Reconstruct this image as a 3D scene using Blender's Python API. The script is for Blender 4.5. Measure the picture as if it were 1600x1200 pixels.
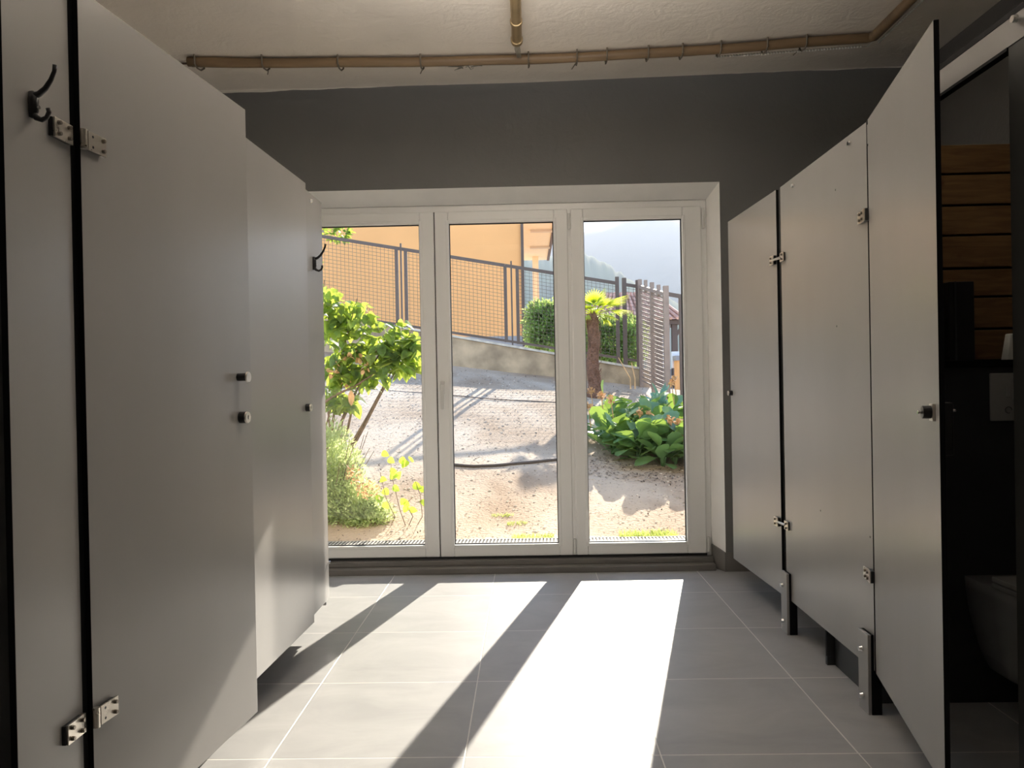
import bpy, bmesh, math, random
from mathutils import Vector, Matrix, noise
random.seed(7)
D = bpy.data
COL = bpy.context.scene.collection
for o in list(D.objects):
    D.objects.remove(o)
R = math.radians
scene = bpy.context.scene

# ------------------------------------------------------------------ camera
cam = D.cameras.new('camera')
cam.sensor_fit = 'HORIZONTAL'
cam.sensor_width = 36
cam.lens = 1220.18 * 36 / 1600
cam.clip_start, cam.clip_end = 0.02, 3000
camo = D.objects.new('camera', cam)
COL.objects.link(camo)
_p, _y, _r, CAMH = 0.0058283, 0.0193721, 0.0188775, 1.15789
_F = Vector((-math.sin(_y)*math.cos(_p), math.cos(_y)*math.cos(_p), -math.sin(_p)))
_X = Vector((math.cos(_y), math.sin(_y), 0))
_U = _X.cross(_F)
_X2 = math.cos(_r)*_X - math.sin(_r)*_U
_U2 = math.sin(_r)*_X + math.cos(_r)*_U
camo.matrix_world = Matrix(((_X2.x, _U2.x, -_F.x, 0), (_X2.y, _U2.y, -_F.y, 0), (_X2.z, _U2.z, -_F.z, CAMH), (0, 0, 0, 1)))
scene.camera = camo

# ------------------------------------------------------------------ light
scene.view_settings.view_transform = 'Standard'
scene.view_settings.look = 'None'
scene.view_settings.gamma = 1
scene.view_settings.exposure = EXPOSURE = 0.88
scene.view_settings.use_curve_mapping = False

world = D.worlds.new('sky')
scene.world = world
world.use_nodes = True
nt = world.node_tree
nt.nodes.clear()
wo = nt.nodes.new('ShaderNodeOutputWorld')
bg = nt.nodes.new('ShaderNodeBackground')
tc = nt.nodes.new('ShaderNodeTexCoord')
sp = nt.nodes.new('ShaderNodeSeparateXYZ')
cr = nt.nodes.new('ShaderNodeValToRGB')
cr.color_ramp.elements[0].position = 0.0
cr.color_ramp.elements[0].color = (0.70, 0.82, 1.0, 1)
cr.color_ramp.elements[1].position = 0.7
cr.color_ramp.elements[1].color = (0.36, 0.55, 0.95, 1)
e = cr.color_ramp.elements.new(0.24)
e.color = (0.68, 0.81, 1.0, 1)
nt.links.new(tc.outputs['Generated'], sp.inputs[0])
nt.links.new(sp.outputs[2], cr.inputs[0])
nt.links.new(cr.outputs[0], bg.inputs[0])
nt.links.new(bg.outputs[0], wo.inputs[0])
bg.inputs[1].default_value = 1.1

sun = D.lights.new('sun', 'SUN')
sun.energy = 7.0
sun.angle = R(0.53)
sun.color = (1.0, 0.90, 0.77)
suno = D.objects.new('sun', sun)
COL.objects.link(suno)
_az = R(13.9)
_el = math.atan(0.534)
_sd = Vector((-math.sin(_az)*math.cos(_el), -math.cos(_az)*math.cos(_el), -math.sin(_el)))
suno.rotation_euler = _sd.to_track_quat('-Z', 'Y').to_euler()
suno.location = (4, 12, 8)

# added fill lamp facing up over the aisle, above the view
FILL_LAMP = (0.0, 2.72, 2.62)
up = D.lights.new('fill_light', 'AREA')
up.shape = 'RECTANGLE'; up.size, up.size_y = 1.1, 0.16
up.energy = 21
up.color = (1.0, 0.95, 0.90)
upo = D.objects.new('fill_light', up)
COL.objects.link(upo)
upo.location = (FILL_LAMP[0], FILL_LAMP[1], FILL_LAMP[2]+.012)
upo.rotation_euler = (math.pi, 0, 0)
# second added fill lamp, nearer the camera
u2 = D.lights.new('second_fill_light', 'AREA')
u2.shape = 'RECTANGLE'; u2.size, u2.size_y = 1.1, 0.16
u2.energy = 2.5
u2.color = (1.0, 0.95, 0.90)
u2o = D.objects.new('second_fill_light', u2)
COL.objects.link(u2o)
u2o.location = (0.0, 0.95, 2.632)
u2o.rotation_euler = (math.pi, 0, 0)

# ------------------------------------------------------------------ materials
def new_mat(name):
    m = D.materials.new(name)
    m.use_nodes = True
    n = m.node_tree.nodes
    return m, n, m.node_tree.links, n['Principled BSDF']

def mat(name, col, rough=0.5, metal=0.0, var=0.0, scale=8.0, bump=0.0, bscale=40.0, spec=None, stretch=None, rvar=0.0):
    m, n, l, b = new_mat(name)
    b.inputs['Base Color'].default_value = (*col, 1)
    b.inputs['Roughness'].default_value = rough
    b.inputs['Metallic'].default_value = metal
    if spec is not None:
        b.inputs['Specular IOR Level'].default_value = spec
    tc = n.new('ShaderNodeTexCoord')
    src = tc.outputs['Object']
    if stretch:
        mp = n.new('ShaderNodeMapping')
        mp.inputs['Scale'].default_value = stretch
        l.new(src, mp.inputs[0])
        src = mp.outputs[0]
    if var or rvar:
        nz = n.new('ShaderNodeTexNoise')
        nz.inputs['Scale'].default_value = scale
        nz.inputs['Detail'].default_value = 6
        l.new(src, nz.inputs['Vector'])
        if var:
            r = n.new('ShaderNodeValToRGB')
            r.color_ramp.elements[0].position = 0.3
            r.color_ramp.elements[1].position = 0.7
            r.color_ramp.elements[0].color = (*[max(0, c*(1-var)) for c in col], 1)
            r.color_ramp.elements[1].color = (*[min(1, c*(1+var)) for c in col], 1)
            l.new(nz.outputs[0], r.inputs[0])
            l.new(r.outputs[0], b.inputs['Base Color'])
        if rvar:
            mr = n.new('ShaderNodeMapRange')
            mr.inputs[1].default_value = 0.3
            mr.inputs[2].default_value = 0.7
            mr.inputs[3].default_value = rough-rvar
            mr.inputs[4].default_value = rough+rvar
            l.new(nz.outputs[0], mr.inputs[0])
            l.new(mr.outputs[0], b.inputs['Roughness'])
    if bump:
        nb = n.new('ShaderNodeTexNoise')
        nb.inputs['Scale'].default_value = bscale
        nb.inputs['Detail'].default_value = 5
        l.new(src, nb.inputs['Vector'])
        bp = n.new('ShaderNodeBump')
        bp.inputs['Strength'].default_value = bump
        bp.inputs['Distance'].default_value = 0.01
        l.new(nb.outputs[0], bp.inputs['Height'])
        l.new(bp.outputs[0], b.inputs['Normal'])
    return m

def leaf_mat(name, col, tcol, rough=0.45, tw=0.5, var=0.25, scale=6):
    m, n, l, b = new_mat(name)
    out = n['Material Output']
    tc = n.new('ShaderNodeTexCoord')
    nz = n.new('ShaderNodeTexNoise')
    nz.inputs['Scale'].default_value = scale
    l.new(tc.outputs['Object'], nz.inputs['Vector'])
    def ramp(c):
        r = n.new('ShaderNodeValToRGB')
        r.color_ramp.elements[0].position = 0.35
        r.color_ramp.elements[1].position = 0.65
        r.color_ramp.elements[0].color = (*[c_*(1-var) for c_ in c], 1)
        r.color_ramp.elements[1].color = (*[min(1, c_*(1+var)) for c_ in c], 1)
        l.new(nz.outputs[0], r.inputs[0])
        return r.outputs[0]
    l.new(ramp(col), b.inputs['Base Color'])
    b.inputs['Roughness'].default_value = rough
    tr = n.new('ShaderNodeBsdfTranslucent')
    l.new(ramp(tcol), tr.inputs[0])
    mx = n.new('ShaderNodeMixShader')
    mx.inputs[0].default_value = tw
    l.new(b.outputs[0], mx.inputs[1])
    l.new(tr.outputs[0], mx.inputs[2])
    l.new(mx.outputs[0], out.inputs[0])
    return m

M = {}
M['laminate'] = mat('grey_laminate', (0.33, 0.32, 0.312), 0.27, var=0.03, scale=3, spec=0.5, stretch=(1, 1, 0.4))
M['shade_laminate'] = mat('shade_toned_laminate', (0.045, 0.045, 0.042), 0.45, var=0.04, scale=3)  # laminate with the shade beside the open door put into its colour
M['core'] = mat('black_laminate_core', (0.004, 0.004, 0.005), 0.7, spec=.2)
M['black'] = mat('black_plastic', (0.012, 0.012, 0.013), 0.35)
M['steel'] = mat('brushed_steel', (0.62, 0.58, 0.52), 0.33, 1.0, rvar=0.08, scale=60)
M['dark_steel'] = mat('dark_screw_steel', (0.25, 0.22, 0.19), 0.4, 1.0)
M['chrome'] = mat('chrome', (0.85, 0.85, 0.85), 0.12, 1.0)
M['pvc'] = mat('white_window_plastic', (0.87, 0.875, 0.86), 0.32)
M['gasket'] = mat('black_gasket', (0.02, 0.02, 0.02), 0.6)
M['reveal'] = mat('white_reveal_plaster', (0.88, 0.87, 0.84), 0.8, var=0.03, bump=0.1)
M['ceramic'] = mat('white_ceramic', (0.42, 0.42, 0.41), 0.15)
M['plate'] = mat('white_plastic_plate', (0.70, 0.70, 0.68), 0.3)
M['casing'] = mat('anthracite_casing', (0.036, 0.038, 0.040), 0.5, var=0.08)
M['sand_wall'] = mat('weathered_concrete', (0.44, 0.34, 0.22), 0.9, var=0.5, scale=3.0, bump=0.6, bscale=25)
M['sand_cap'] = mat('pale_concrete_edge', (0.62, 0.57, 0.48), 0.9, var=0.2, scale=14, bump=0.4)
M['orange'] = mat('orange_render', (0.95, 0.48, 0.18), 0.9, var=0.04, scale=1.2, bump=0.2, bscale=30)
M['grey_base'] = mat('grey_plinth_render', (0.36, 0.34, 0.33), 0.9, var=0.06)
M['cream'] = mat('cream_render', (0.80, 0.64, 0.42), 0.9, var=0.04)
M['cream_dark'] = mat('beam_render', (0.62, 0.50, 0.36), 0.9)
M['white_wall'] = mat('white_render', (0.82, 0.84, 0.88), 0.9)
M['fence'] = mat('brown_grey_fence_steel', (0.13, 0.10, 0.085), 0.5, 0.3, var=0.1)
M['wire'] = mat('fence_wire', (0.14, 0.11, 0.09), 0.5, 0.3)
M['lattice'] = mat('brown_fence_paint', (0.33, 0.25, 0.20), 0.6, var=0.1)
M['tile_roof'] = mat('terracotta', (0.62, 0.36, 0.26), 0.8, var=0.25, scale=6)
M['dark_wood'] = mat('dark_roof_timber', (0.13, 0.09, 0.07), 0.8)
M['conduit'] = mat('tan_conduit', (0.25, 0.165, 0.090), 0.42, var=0.18, scale=3, stretch=(1, 8, 8))
M['brass'] = mat('brass_pipe', (0.48, 0.36, 0.20), 0.34, 0.55, var=0.15, scale=6)
M['tie'] = mat('grey_clip', (0.20, 0.17, 0.13), 0.5, 0.3)
M['led'] = mat('white_plastic_beads', (0.90, 0.88, 0.82), 0.25)
M['wire_white'] = mat('bare_wire', (0.55, 0.52, 0.46), 0.4, 0.5)
M['pipe_black'] = mat('dusty_hose_rubber', (0.10, 0.08, 0.07), 0.7)
M['bark'] = mat('brown_bark', (0.20, 0.13, 0.085), 0.9, var=0.3, scale=20, bump=0.5)
M['palm_bark'] = mat('fibrous_palm_bark', (0.21, 0.115, 0.075), 0.95, var=0.5, scale=40, bump=1.0, bscale=70, stretch=(1, 1, 2.5))
M['dry'] = mat('dry_flower', (0.72, 0.44, 0.22), 0.8, var=0.25)
M['rust'] = leaf_mat('rusty_leaves', (0.50, 0.30, 0.17), (0.7, 0.42, 0.2))
M['leaf_bright'] = leaf_mat('bright_leaf', (0.09, 0.19, 0.075), (0.60, 0.72, 0.10), tw=0.5, var=.4, scale=14)
M['leaf_shrub'] = leaf_mat('shrub_leaf', (0.40, 0.52, 0.27), (0.78, 0.86, 0.40), tw=0.55)
M['leaf_lime'] = leaf_mat('lime_leaf', (0.22, 0.38, 0.06), (0.62, 0.78, 0.08), tw=0.6)
M['leaf_hedge'] = leaf_mat('hedge_leaf', (0.16, 0.26, 0.10), (0.60, 0.72, 0.22), tw=0.5, var=.4)
M['leaf_broad'] = leaf_mat('broad_leaf', (0.12, 0.24, 0.10), (0.45, 0.62, 0.10), rough=0.38, tw=0.28, var=0.15, scale=3)
M['leaf_agave'] = leaf_mat('blue_green_leaf', (0.16, 0.32, 0.26), (0.25, 0.5, 0.3), tw=0.25)
M['leaf_cream'] = leaf_mat('cream_edged_leaf', (0.55, 0.66, 0.34), (0.85, 0.92, 0.45), tw=0.5)
M['palm_leaf'] = leaf_mat('palm_leaf', (0.22, 0.38, 0.10), (0.85, 0.92, 0.10), tw=0.6)
M['grass'] = leaf_mat('grass_blade', (0.25, 0.34, 0.08), (0.7, 0.8, 0.2))
M['litter'] = mat('dark_leaf_litter', (0.075, 0.045, 0.028), 0.9, var=0.5, scale=30)
M['pebble'] = mat('pale_pebble', (0.55, 0.47, 0.38), 0.9, var=0.4, scale=10)
M['green_hill'] = mat('wooded_hillside', (0.06, 0.11, 0.05), 0.95, var=0.4, scale=0.05)
M['rock_hill'] = mat('mountain_rock', (0.22, 0.22, 0.20), 0.95, var=0.3, scale=0.01)
M['stone_far'] = mat('terrace_paving', (0.42, 0.40, 0.37), 0.9, var=0.1)
M['paper'] = mat('white_paper', (0.85, 0.85, 0.80), 0.8)
M['skirt'] = mat('grey_skirting_tile', (0.175, 0.165, 0.155), 0.4, var=0.08)
M['grate'] = mat('galvanised_grate', (0.36, 0.34, 0.31), 0.6, 0.2)

# glass
def glass_mat():
    m, n, l, b = new_mat('window_glass')
    n.remove(b)
    out = n['Material Output']
    g = n.new('ShaderNodeBsdfGlossy')
    g.inputs['Roughness'].default_value = 0.0
    t = n.new('ShaderNodeBsdfTransparent')
    t.inputs[0].default_value = (0.96, 0.975, 0.965, 1)
    fr = n.new('ShaderNodeFresnel')
    fr.inputs[0].default_value = 1.5
    ml = n.new('ShaderNodeMath')
    ml.operation = 'MULTIPLY'
    ml.inputs[1].default_value = 1.3
    l.new(fr.outputs[0], ml.inputs[0])
    mx = n.new('ShaderNodeMixShader')
    l.new(ml.outputs[0], mx.inputs[0])
    l.new(t.outputs[0], mx.inputs[1])
    l.new(g.outputs[0], mx.inputs[2])
    l.new(mx.outputs[0], out.inputs[0])
    return m
M['glass'] = glass_mat()

# floor tiles 60 x 60 cm
TX, TY = -0.8127, 2.3906
def floor_mat():
    m, n, l, b = new_mat('grey_floor_tiles')
    tc = n.new('ShaderNodeTexCoord')
    s = n.new('ShaderNodeSeparateXYZ')
    l.new(tc.outputs['Object'], s.inputs[0])
    def math_(op, a, b_=None, clamp=False):
        x = n.new('ShaderNodeMath')
        x.operation = op
        x.use_clamp = clamp
        for i, v in enumerate((a, b_)):
            if v is None: continue
            if isinstance(v, (int, float)): x.inputs[i].default_value = v
            else: l.new(v, x.inputs[i])
        return x.outputs[0]
    ds, ids = [], []
    for k, off in ((0, TX), (1, TY)):
        u = math_('DIVIDE', math_('SUBTRACT', s.outputs[k], off), 0.6)
        ids.append(math_('FLOOR', u))
        f = math_('FRACT', u)
        d = math_('MINIMUM', f, math_('SUBTRACT', 1.0, f))
        ds.append(d)
    d = math_('MINIMUM', ds[0], ds[1])
    mr = n.new('ShaderNodeMapRange')
    mr.inputs[1].default_value = 0.0024
    mr.inputs[2].default_value = 0.0052
    l.new(d, mr.inputs[0])
    tile = mr.outputs[0]
    cmb = n.new('ShaderNodeCombineXYZ')
    l.new(ids[0], cmb.inputs[0]); l.new(ids[1], cmb.inputs[1])
    wn = n.new('ShaderNodeTexWhiteNoise')
    l.new(cmb.outputs[0], wn.inputs[0])
    va = n.new('ShaderNodeVectorMath'); va.operation = 'ADD'
    sc = n.new('ShaderNodeVectorMath'); sc.operation = 'SCALE'; sc.inputs[3].default_value = 9
    l.new(wn.outputs['Color'], sc.inputs[0])
    l.new(tc.outputs['Object'], va.inputs[0]); l.new(sc.outputs[0], va.inputs[1])
    mp = n.new('ShaderNodeMapping'); mp.inputs['Scale'].default_value = (1.0, 1.6, 1)
    l.new(va.outputs[0], mp.inputs[0])
    nz = n.new('ShaderNodeTexNoise'); nz.inputs['Scale'].default_value = 2.6; nz.inputs['Detail'].default_value = 9
    nz.inputs['Roughness'].default_value = 0.6; nz.inputs['Distortion'].default_value = 0.7
    l.new(mp.outputs[0], nz.inputs['Vector'])
    rp = n.new('ShaderNodeValToRGB')
    rp.color_ramp.elements[0].position = 0.3; rp.color_ramp.elements[0].color = (0.30, 0.30, 0.302, 1)
    rp.color_ramp.elements[1].position = 0.72; rp.color_ramp.elements[1].color = (0.39, 0.388, 0.386, 1)
    l.new(nz.outputs[0], rp.inputs[0])
    mx = n.new('ShaderNodeMix'); mx.data_type = 'RGBA'
    l.new(tile, mx.inputs[0])
    mx.inputs[6].default_value = (0.66, 0.64, 0.60, 1)
    l.new(rp.outputs[0], mx.inputs[7])
    l.new(mx.outputs[2], b.inputs['Base Color'])
    b.inputs['Roughness'].default_value = 0.42
    b.inputs['Specular IOR Level'].default_value = 0.3
    bp = n.new('ShaderNodeBump'); bp.inputs['Strength'].default_value = 0.5; bp.inputs['Distance'].default_value = 0.002
    l.new(tile, bp.inputs['Height']); l.new(bp.outputs[0], b.inputs['Normal'])
    return m
M['floor'] = floor_mat()

def plaster(name, col, rough=0.85, bump=0.35, var=0.05, top=None, pits=True):
    m, n, l, b = new_mat(name)
    tc = n.new('ShaderNodeTexCoord')
    nz = n.new('ShaderNodeTexNoise'); nz.inputs['Scale'].default_value = 2.2; nz.inputs['Detail'].default_value = 7
    l.new(tc.outputs['Object'], nz.inputs['Vector'])
    rp = n.new('ShaderNodeValToRGB')
    rp.color_ramp.elements[0].position = 0.3; rp.color_ramp.elements[1].position = 0.7
    rp.color_ramp.elements[0].color = (*[c*(1-var) for c in col], 1)
    rp.color_ramp.elements[1].color = (*[c*(1+var) for c in col], 1)
    l.new(nz.outputs[0], rp.inputs[0])
    colout = rp.outputs[0]
    if top is not None:    # ragged edge where the white ceiling paint runs onto the wall
        s = n.new('ShaderNodeSeparateXYZ'); l.new(tc.outputs['Object'], s.inputs[0])
        mp = n.new('ShaderNodeMapping'); mp.inputs['Scale'].default_value = (2.2, 0, 0)
        l.new(tc.outputs['Object'], mp.inputs[0])
        n3 = n.new('ShaderNodeTexNoise'); n3.inputs['Scale'].default_value = 1.6; n3.inputs['Detail'].default_value = 3
        l.new(mp.outputs[0], n3.inputs['Vector'])
        a = n.new('ShaderNodeMath'); a.operation = 'MULTIPLY_ADD'
        a.inputs[1].default_value = 0.03; a.inputs[2].default_value = top-0.018
        l.new(n3.outputs[0], a.inputs[0])
        lx = n.new('ShaderNodeMath'); lx.operation = 'MULTIPLY_ADD'; lx.inputs[1].default_value = 0.012
        l.new(s.outputs[0], lx.inputs[0]); l.new(a.outputs[0], lx.inputs[2])
        g = n.new('ShaderNodeMath'); g.operation = 'GREATER_THAN'
        l.new(s.outputs[2], g.inputs[0]); l.new(lx.outputs[0], g.inputs[1])
        mx = n.new('ShaderNodeMix'); mx.data_type = 'RGBA'
        l.new(g.outputs[0], mx.inputs[0]); l.new(colout, mx.inputs[6])
        mx.inputs[7].default_value = (0.74, 0.70, 0.63, 1)
        colout = mx.outputs[2]
    l.new(colout, b.inputs['Base Color'])
    b.inputs['Roughness'].default_value = rough
    n1 = n.new('ShaderNodeTexNoise'); n1.inputs['Scale'].default_value = 60; n1.inputs['Detail'].default_value = 4
    l.new(tc.outputs['Object'], n1.inputs['Vector'])
    n2 = n.new('ShaderNodeTexNoise'); n2.inputs['Scale'].default_value = 9; n2.inputs['Detail'].default_value = 5; n2.inputs['Distortion'].default_value = 1.5
    l.new(tc.outputs['Object'], n2.inputs['Vector'])
    ad = n.new('ShaderNodeMath'); ad.operation = 'MULTIPLY_ADD'; ad.inputs[1].default_value = 0.35
    l.new(n1.outputs[0], ad.inputs[0]); l.new(n2.outputs[0], ad.inputs[2])
    h = ad.outputs[0]
    if pits:
        vo = n.new('ShaderNodeTexVoronoi'); vo.inputs['Scale'].default_value = 5
        l.new(tc.outputs['Object'], vo.inputs['Vector'])
        mr = n.new('ShaderNodeMapRange'); mr.inputs[1].default_value = 0.0; mr.inputs[2].default_value = 0.05
        mr.inputs[3].default_value = -0.6; mr.inputs[4].default_value = 0
        l.new(vo.outputs['Distance'], mr.inputs[0])
        a2 = n.new('ShaderNodeMath'); l.new(h, a2.inputs[0]); l.new(mr.outputs[0], a2.inputs[1])
        h = a2.outputs[0]
    bp = n.new('ShaderNodeBump'); bp.inputs['Strength'].default_value = bump; bp.inputs['Distance'].default_value = 0.012
    l.new(h, bp.inputs['Height']); l.new(bp.outputs[0], b.inputs['Normal'])
    return m
M['ceiling'] = plaster('white_ceiling_plaster', (0.88, 0.81, 0.72), bump=0.35)
M['wall_dark'] = plaster('dark_grey_wall_paint', (0.18, 0.18, 0.176), bump=0.3, top=2.922)
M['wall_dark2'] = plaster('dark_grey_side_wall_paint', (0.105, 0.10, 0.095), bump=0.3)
M['wall_white'] = plaster('white_wall_paint', (0.72, 0.70, 0.66), bump=0.2)

def wood_mat():
    m, n, l, b = new_mat('knotty_pine')
    tc = n.new('ShaderNodeTexCoord')
    mp = n.new('ShaderNodeMapping'); mp.inputs['Scale'].default_value = (1.0, 1, 9)
    l.new(tc.outputs['Object'], mp.inputs[0])
    nz = n.new('ShaderNodeTexNoise'); nz.inputs['Scale'].default_value = 6; nz.inputs['Detail'].default_value = 6; nz.inputs['Distortion'].default_value = 0.6
    l.new(mp.outputs[0], nz.inputs['Vector'])
    rp = n.new('ShaderNodeValToRGB')
    rp.color_ramp.elements[0].position = 0.3; rp.color_ramp.elements[0].color = (0.11, 0.052, 0.016, 1)
    rp.color_ramp.elements[1].position = 0.65; rp.color_ramp.elements[1].color = (0.19, 0.105, 0.036, 1)
    l.new(nz.outputs[0], rp.inputs[0])
    vo = n.new('ShaderNodeTexVoronoi'); vo.inputs['Scale'].default_value = 7
    l.new(tc.outputs['Object'], vo.inputs['Vector'])
    mr = n.new('ShaderNodeMapRange'); mr.inputs[1].default_value = 0.06; mr.inputs[2].default_value = 0.14
    l.new(vo.outputs['Distance'], mr.inputs[0])
    mx = n.new('ShaderNodeMix'); mx.data_type = 'RGBA'
    l.new(mr.outputs[0], mx.inputs[0])
    mx.inputs[6].default_value = (0.10, 0.04, 0.015, 1)
    l.new(rp.outputs[0], mx.inputs[7])
    l.new(mx.outputs[2], b.inputs['Base Color'])
    b.inputs['Roughness'].default_value = 0.6
    return m
M['pine'] = wood_mat()

def ground_mat():
    m, n, l, b = new_mat('sandy_ground')
    tc = n.new('ShaderNodeTexCoord')
    def noise_(sc, det, dist=0, vec=None):
        z = n.new('ShaderNodeTexNoise'); z.inputs['Scale'].default_value = sc
        z.inputs['Detail'].default_value = det; z.inputs['Distortion'].default_value = dist
        l.new(vec or tc.outputs['Object'], z.inputs['Vector'])
        return z.outputs[0]
    base = n.new('ShaderNodeValToRGB')
    base.color_ramp.elements[0].position = 0.35; base.color_ramp.elements[0].color = (0.34, 0.235, 0.15, 1)
    base.color_ramp.elements[1].position = 0.62; base.color_ramp.elements[1].color = (0.55, 0.44, 0.33, 1)
    l.new(noise_(0.9, 8, 0.5), base.inputs[0])
    vo = n.new('ShaderNodeTexVoronoi'); vo.inputs['Scale'].default_value = 26
    l.new(tc.outputs['Object'], vo.inputs['Vector'])
    vm = n.new('ShaderNodeMapRange'); vm.inputs[1].default_value = 0.10; vm.inputs[2].default_value = 0.26
    l.new(vo.outputs['Distance'], vm.inputs[0])
    patch = n.new('ShaderNodeMapRange'); patch.inputs[1].default_value = 0.42; patch.inputs[2].default_value = 0.60
    l.new(noise_(3.0, 5, 0.4), patch.inputs[0])
    inv = n.new('ShaderNodeMath'); inv.operation = 'MAXIMUM'
    l.new(vm.outputs[0], inv.inputs[0])
    iv = n.new('ShaderNodeMath'); iv.operation = 'SUBTRACT'; iv.inputs[0].default_value = 1.0
    l.new(patch.outputs[0], iv.inputs[1]); l.new(iv.outputs[0], inv.inputs[1])
    mx = n.new('ShaderNodeMix'); mx.data_type = 'RGBA'
    l.new(inv.outputs[0], mx.inputs[0])
    mx.inputs[6].default_value = (0.26, 0.185, 0.13, 1)
    l.new(base.outputs[0], mx.inputs[7])
    l.new(mx.outputs[2], b.inputs['Base Color'])
    b.inputs['Roughness'].default_value = 0.95
    bp = n.new('ShaderNodeBump'); bp.inputs['Strength'].default_value = 0.6; bp.inputs['Distance'].default_value = 0.02
    l.new(noise_(45, 6), bp.inputs['Height']); l.new(bp.outputs[0], b.inputs['Normal'])
    return m
M['ground'] = ground_mat()

# ------------------------------------------------------------------ helpers
def link(name, bm, m, parent=None, smooth=False, bevel=0.0, mats=None):
    me = D.meshes.new(name)
    bm.normal_update()
    bm.to_mesh(me)
    bm.free()
    for k in (mats or [m]):
        me.materials.append(M[k] if isinstance(k, str) else k)
    if smooth:
        for p in me.polygons: p.use_smooth = True
    o = D.objects.new(name, me)
    COL.objects.link(o)
    if parent: o.parent = parent
    if bevel:
        b = o.modifiers.new('bevel', 'BEVEL')
        b.width = bevel; b.segments = 2; b.limit_method = 'ANGLE'; b.angle_limit = R(50)
    return o

def empty(name, label=None, cat=None, group=None, loc=(0, 0, 0), kind=None):
    o = D.objects.new(name, None)
    o.empty_display_size = 0.05
    COL.objects.link(o)
    o.location = loc
    tag(o, label, cat, group, kind)
    return o

def tag(o, label=None, cat=None, group=None, kind=None):
    if label: o['label'] = label
    if cat: o['category'] = cat
    if group: o['group'] = group
    o['kind'] = kind or 'thing' if cat else kind or ''
    if not o['kind']: del o['kind']
    return o

def BM(): return bmesh.new()

def box(bm, x0, x1, y0, y1, z0, z1, mi=0):
    vs = [bm.verts.new((x, y, z)) for z in (z0, z1) for y in (y0, y1) for x in (x0, x1)]
    fs = []
    for f in ((0, 2, 3, 1), (4, 5, 7, 6), (0, 1, 5, 4), (2, 6, 7, 3), (0, 4, 6, 2), (1, 3, 7, 5)):
        fc = bm.faces.new([vs[i] for i in f]); fc.material_index = mi; fs.append(fc)
    return fs

def hexa(bm, P, mi=0):
    """8 points: bottom ring 0-3 counter-clockwise, top ring 4-7"""
    vs = [bm.verts.new(p) for p in P]
    out = []
    for f in ((3, 2, 1, 0), (4, 5, 6, 7), (0, 1, 5, 4), (1, 2, 6, 5), (2, 3, 7, 6), (3, 0, 4, 7)):
        fc = bm.faces.new([vs[i] for i in f]); fc.material_index = mi; out.append(fc)
    return out

def frame_of(d):
    d = d.normalized()
    a = Vector((0, 0, 1)) if abs(d.z) < 0.9 else Vector((1, 0, 0))
    u = d.cross(a).normalized()
    return u, d.cross(u).normalized()

def tube(bm, pts, r, n=8, cap=True, mi=0):
    pts = [Vector(p) for p in pts]
    rs = r if isinstance(r, (list, tuple)) else [r]*len(pts)
    rings = []
    u = None
    for i, p in enumerate(pts):
        d = (pts[min(i+1, len(pts)-1)] - pts[max(i-1, 0)])
        if d.length < 1e-9: d = Vector((0, 0, 1))
        d.normalize()
        if u is None: u, v = frame_of(d)
        else:
            u = (u - d*u.dot(d))
            if u.length < 1e-6: u, v = frame_of(d)
            u.normalize()
        v = d.cross(u)
        rings.append([bm.verts.new(p + (u*math.cos(t) + v*math.sin(t))*rs[i]) for t in [2*math.pi*k/n for k in range(n)]])
    for a, b in zip(rings, rings[1:]):
        for k in range(n):
            f = bm.faces.new((a[k], a[(k+1) % n], b[(k+1) % n], b[k])); f.material_index = mi
    if cap:
        f = bm.faces.new(rings[0][::-1]); f.material_index = mi
        f = bm.faces.new(rings[-1]); f.material_index = mi

def cyl(bm, p0, p1, r, n=20, r2=None, mi=0):
    tube(bm, [p0, p1], [r, r if r2 is None else r2], n, True, mi)

def rod(bm, p0, p1, w, h):
    """rectangular bar from p0 to p1, width w (sideways), height h"""
    p0, p1 = Vector(p0), Vector(p1)
    d = (p1-p0).normalized()
    s = d.cross(Vector((0, 0, 1)))
    if s.length < 1e-3: s = Vector((1, 0, 0))
    s.normalize(); t = s.cross(d).normalized()
    a = s*w/2; b = t*h/2
    hexa(bm, [p0-a-b, p0+a-b, p0+a+b, p0-a+b, p1-a-b, p1+a-b, p1+a+b, p1-a+b])

def leaf(bm, pos, d, up, L, W, shape='oval', bend=0.25, fold=0.15, mi=0):
    """a leaf blade with a midrib fold, as a 2 x n strip"""
    d = d.normalized()
    s = d.cross(up)
    if s.length < 1e-3: s = d.cross(Vector((1, 0.1, 0)))
    s.normalize(); nn = s.cross(d).normalized()
    prof = {'oval': [(0, .02), (.15, .55), (.4, 1), (.7, .85), (.9, .4), (1, .02)],
            'paddle': [(0, .10), (.25, .22), (.45, .7), (.7, 1), (.9, .75), (1, .1)],
            'heart': [(0, .05), (.08, .8), (.3, 1), (.6, .8), (.85, .35), (1, .02)],
            'small': [(0, .05), (.5, 1), (1, .05)],
            'blade': [(0, .8), (.5, 1), (1, .05)]}[shape]
    prev = None
    for t, w in prof:
        c = pos + d*(t*L) - nn*(bend*L*t*t)
        a = c - s*(w*W/2) + nn*(fold*w*W/2)
        b = c + s*(w*W/2) + nn*(fold*w*W/2)
        cur = [bm.verts.new(a), bm.verts.new(c), bm.verts.new(b)]
        if prev:
            for i in (0, 1):
                f = bm.faces.new((prev[i], prev[i+1], cur[i+1], cur[i])); f.material_index = mi
        prev = cur

def rv(s=1.0):
    return Vector((random.uniform(-s, s), random.uniform(-s, s), random.uniform(-s, s)))

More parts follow.
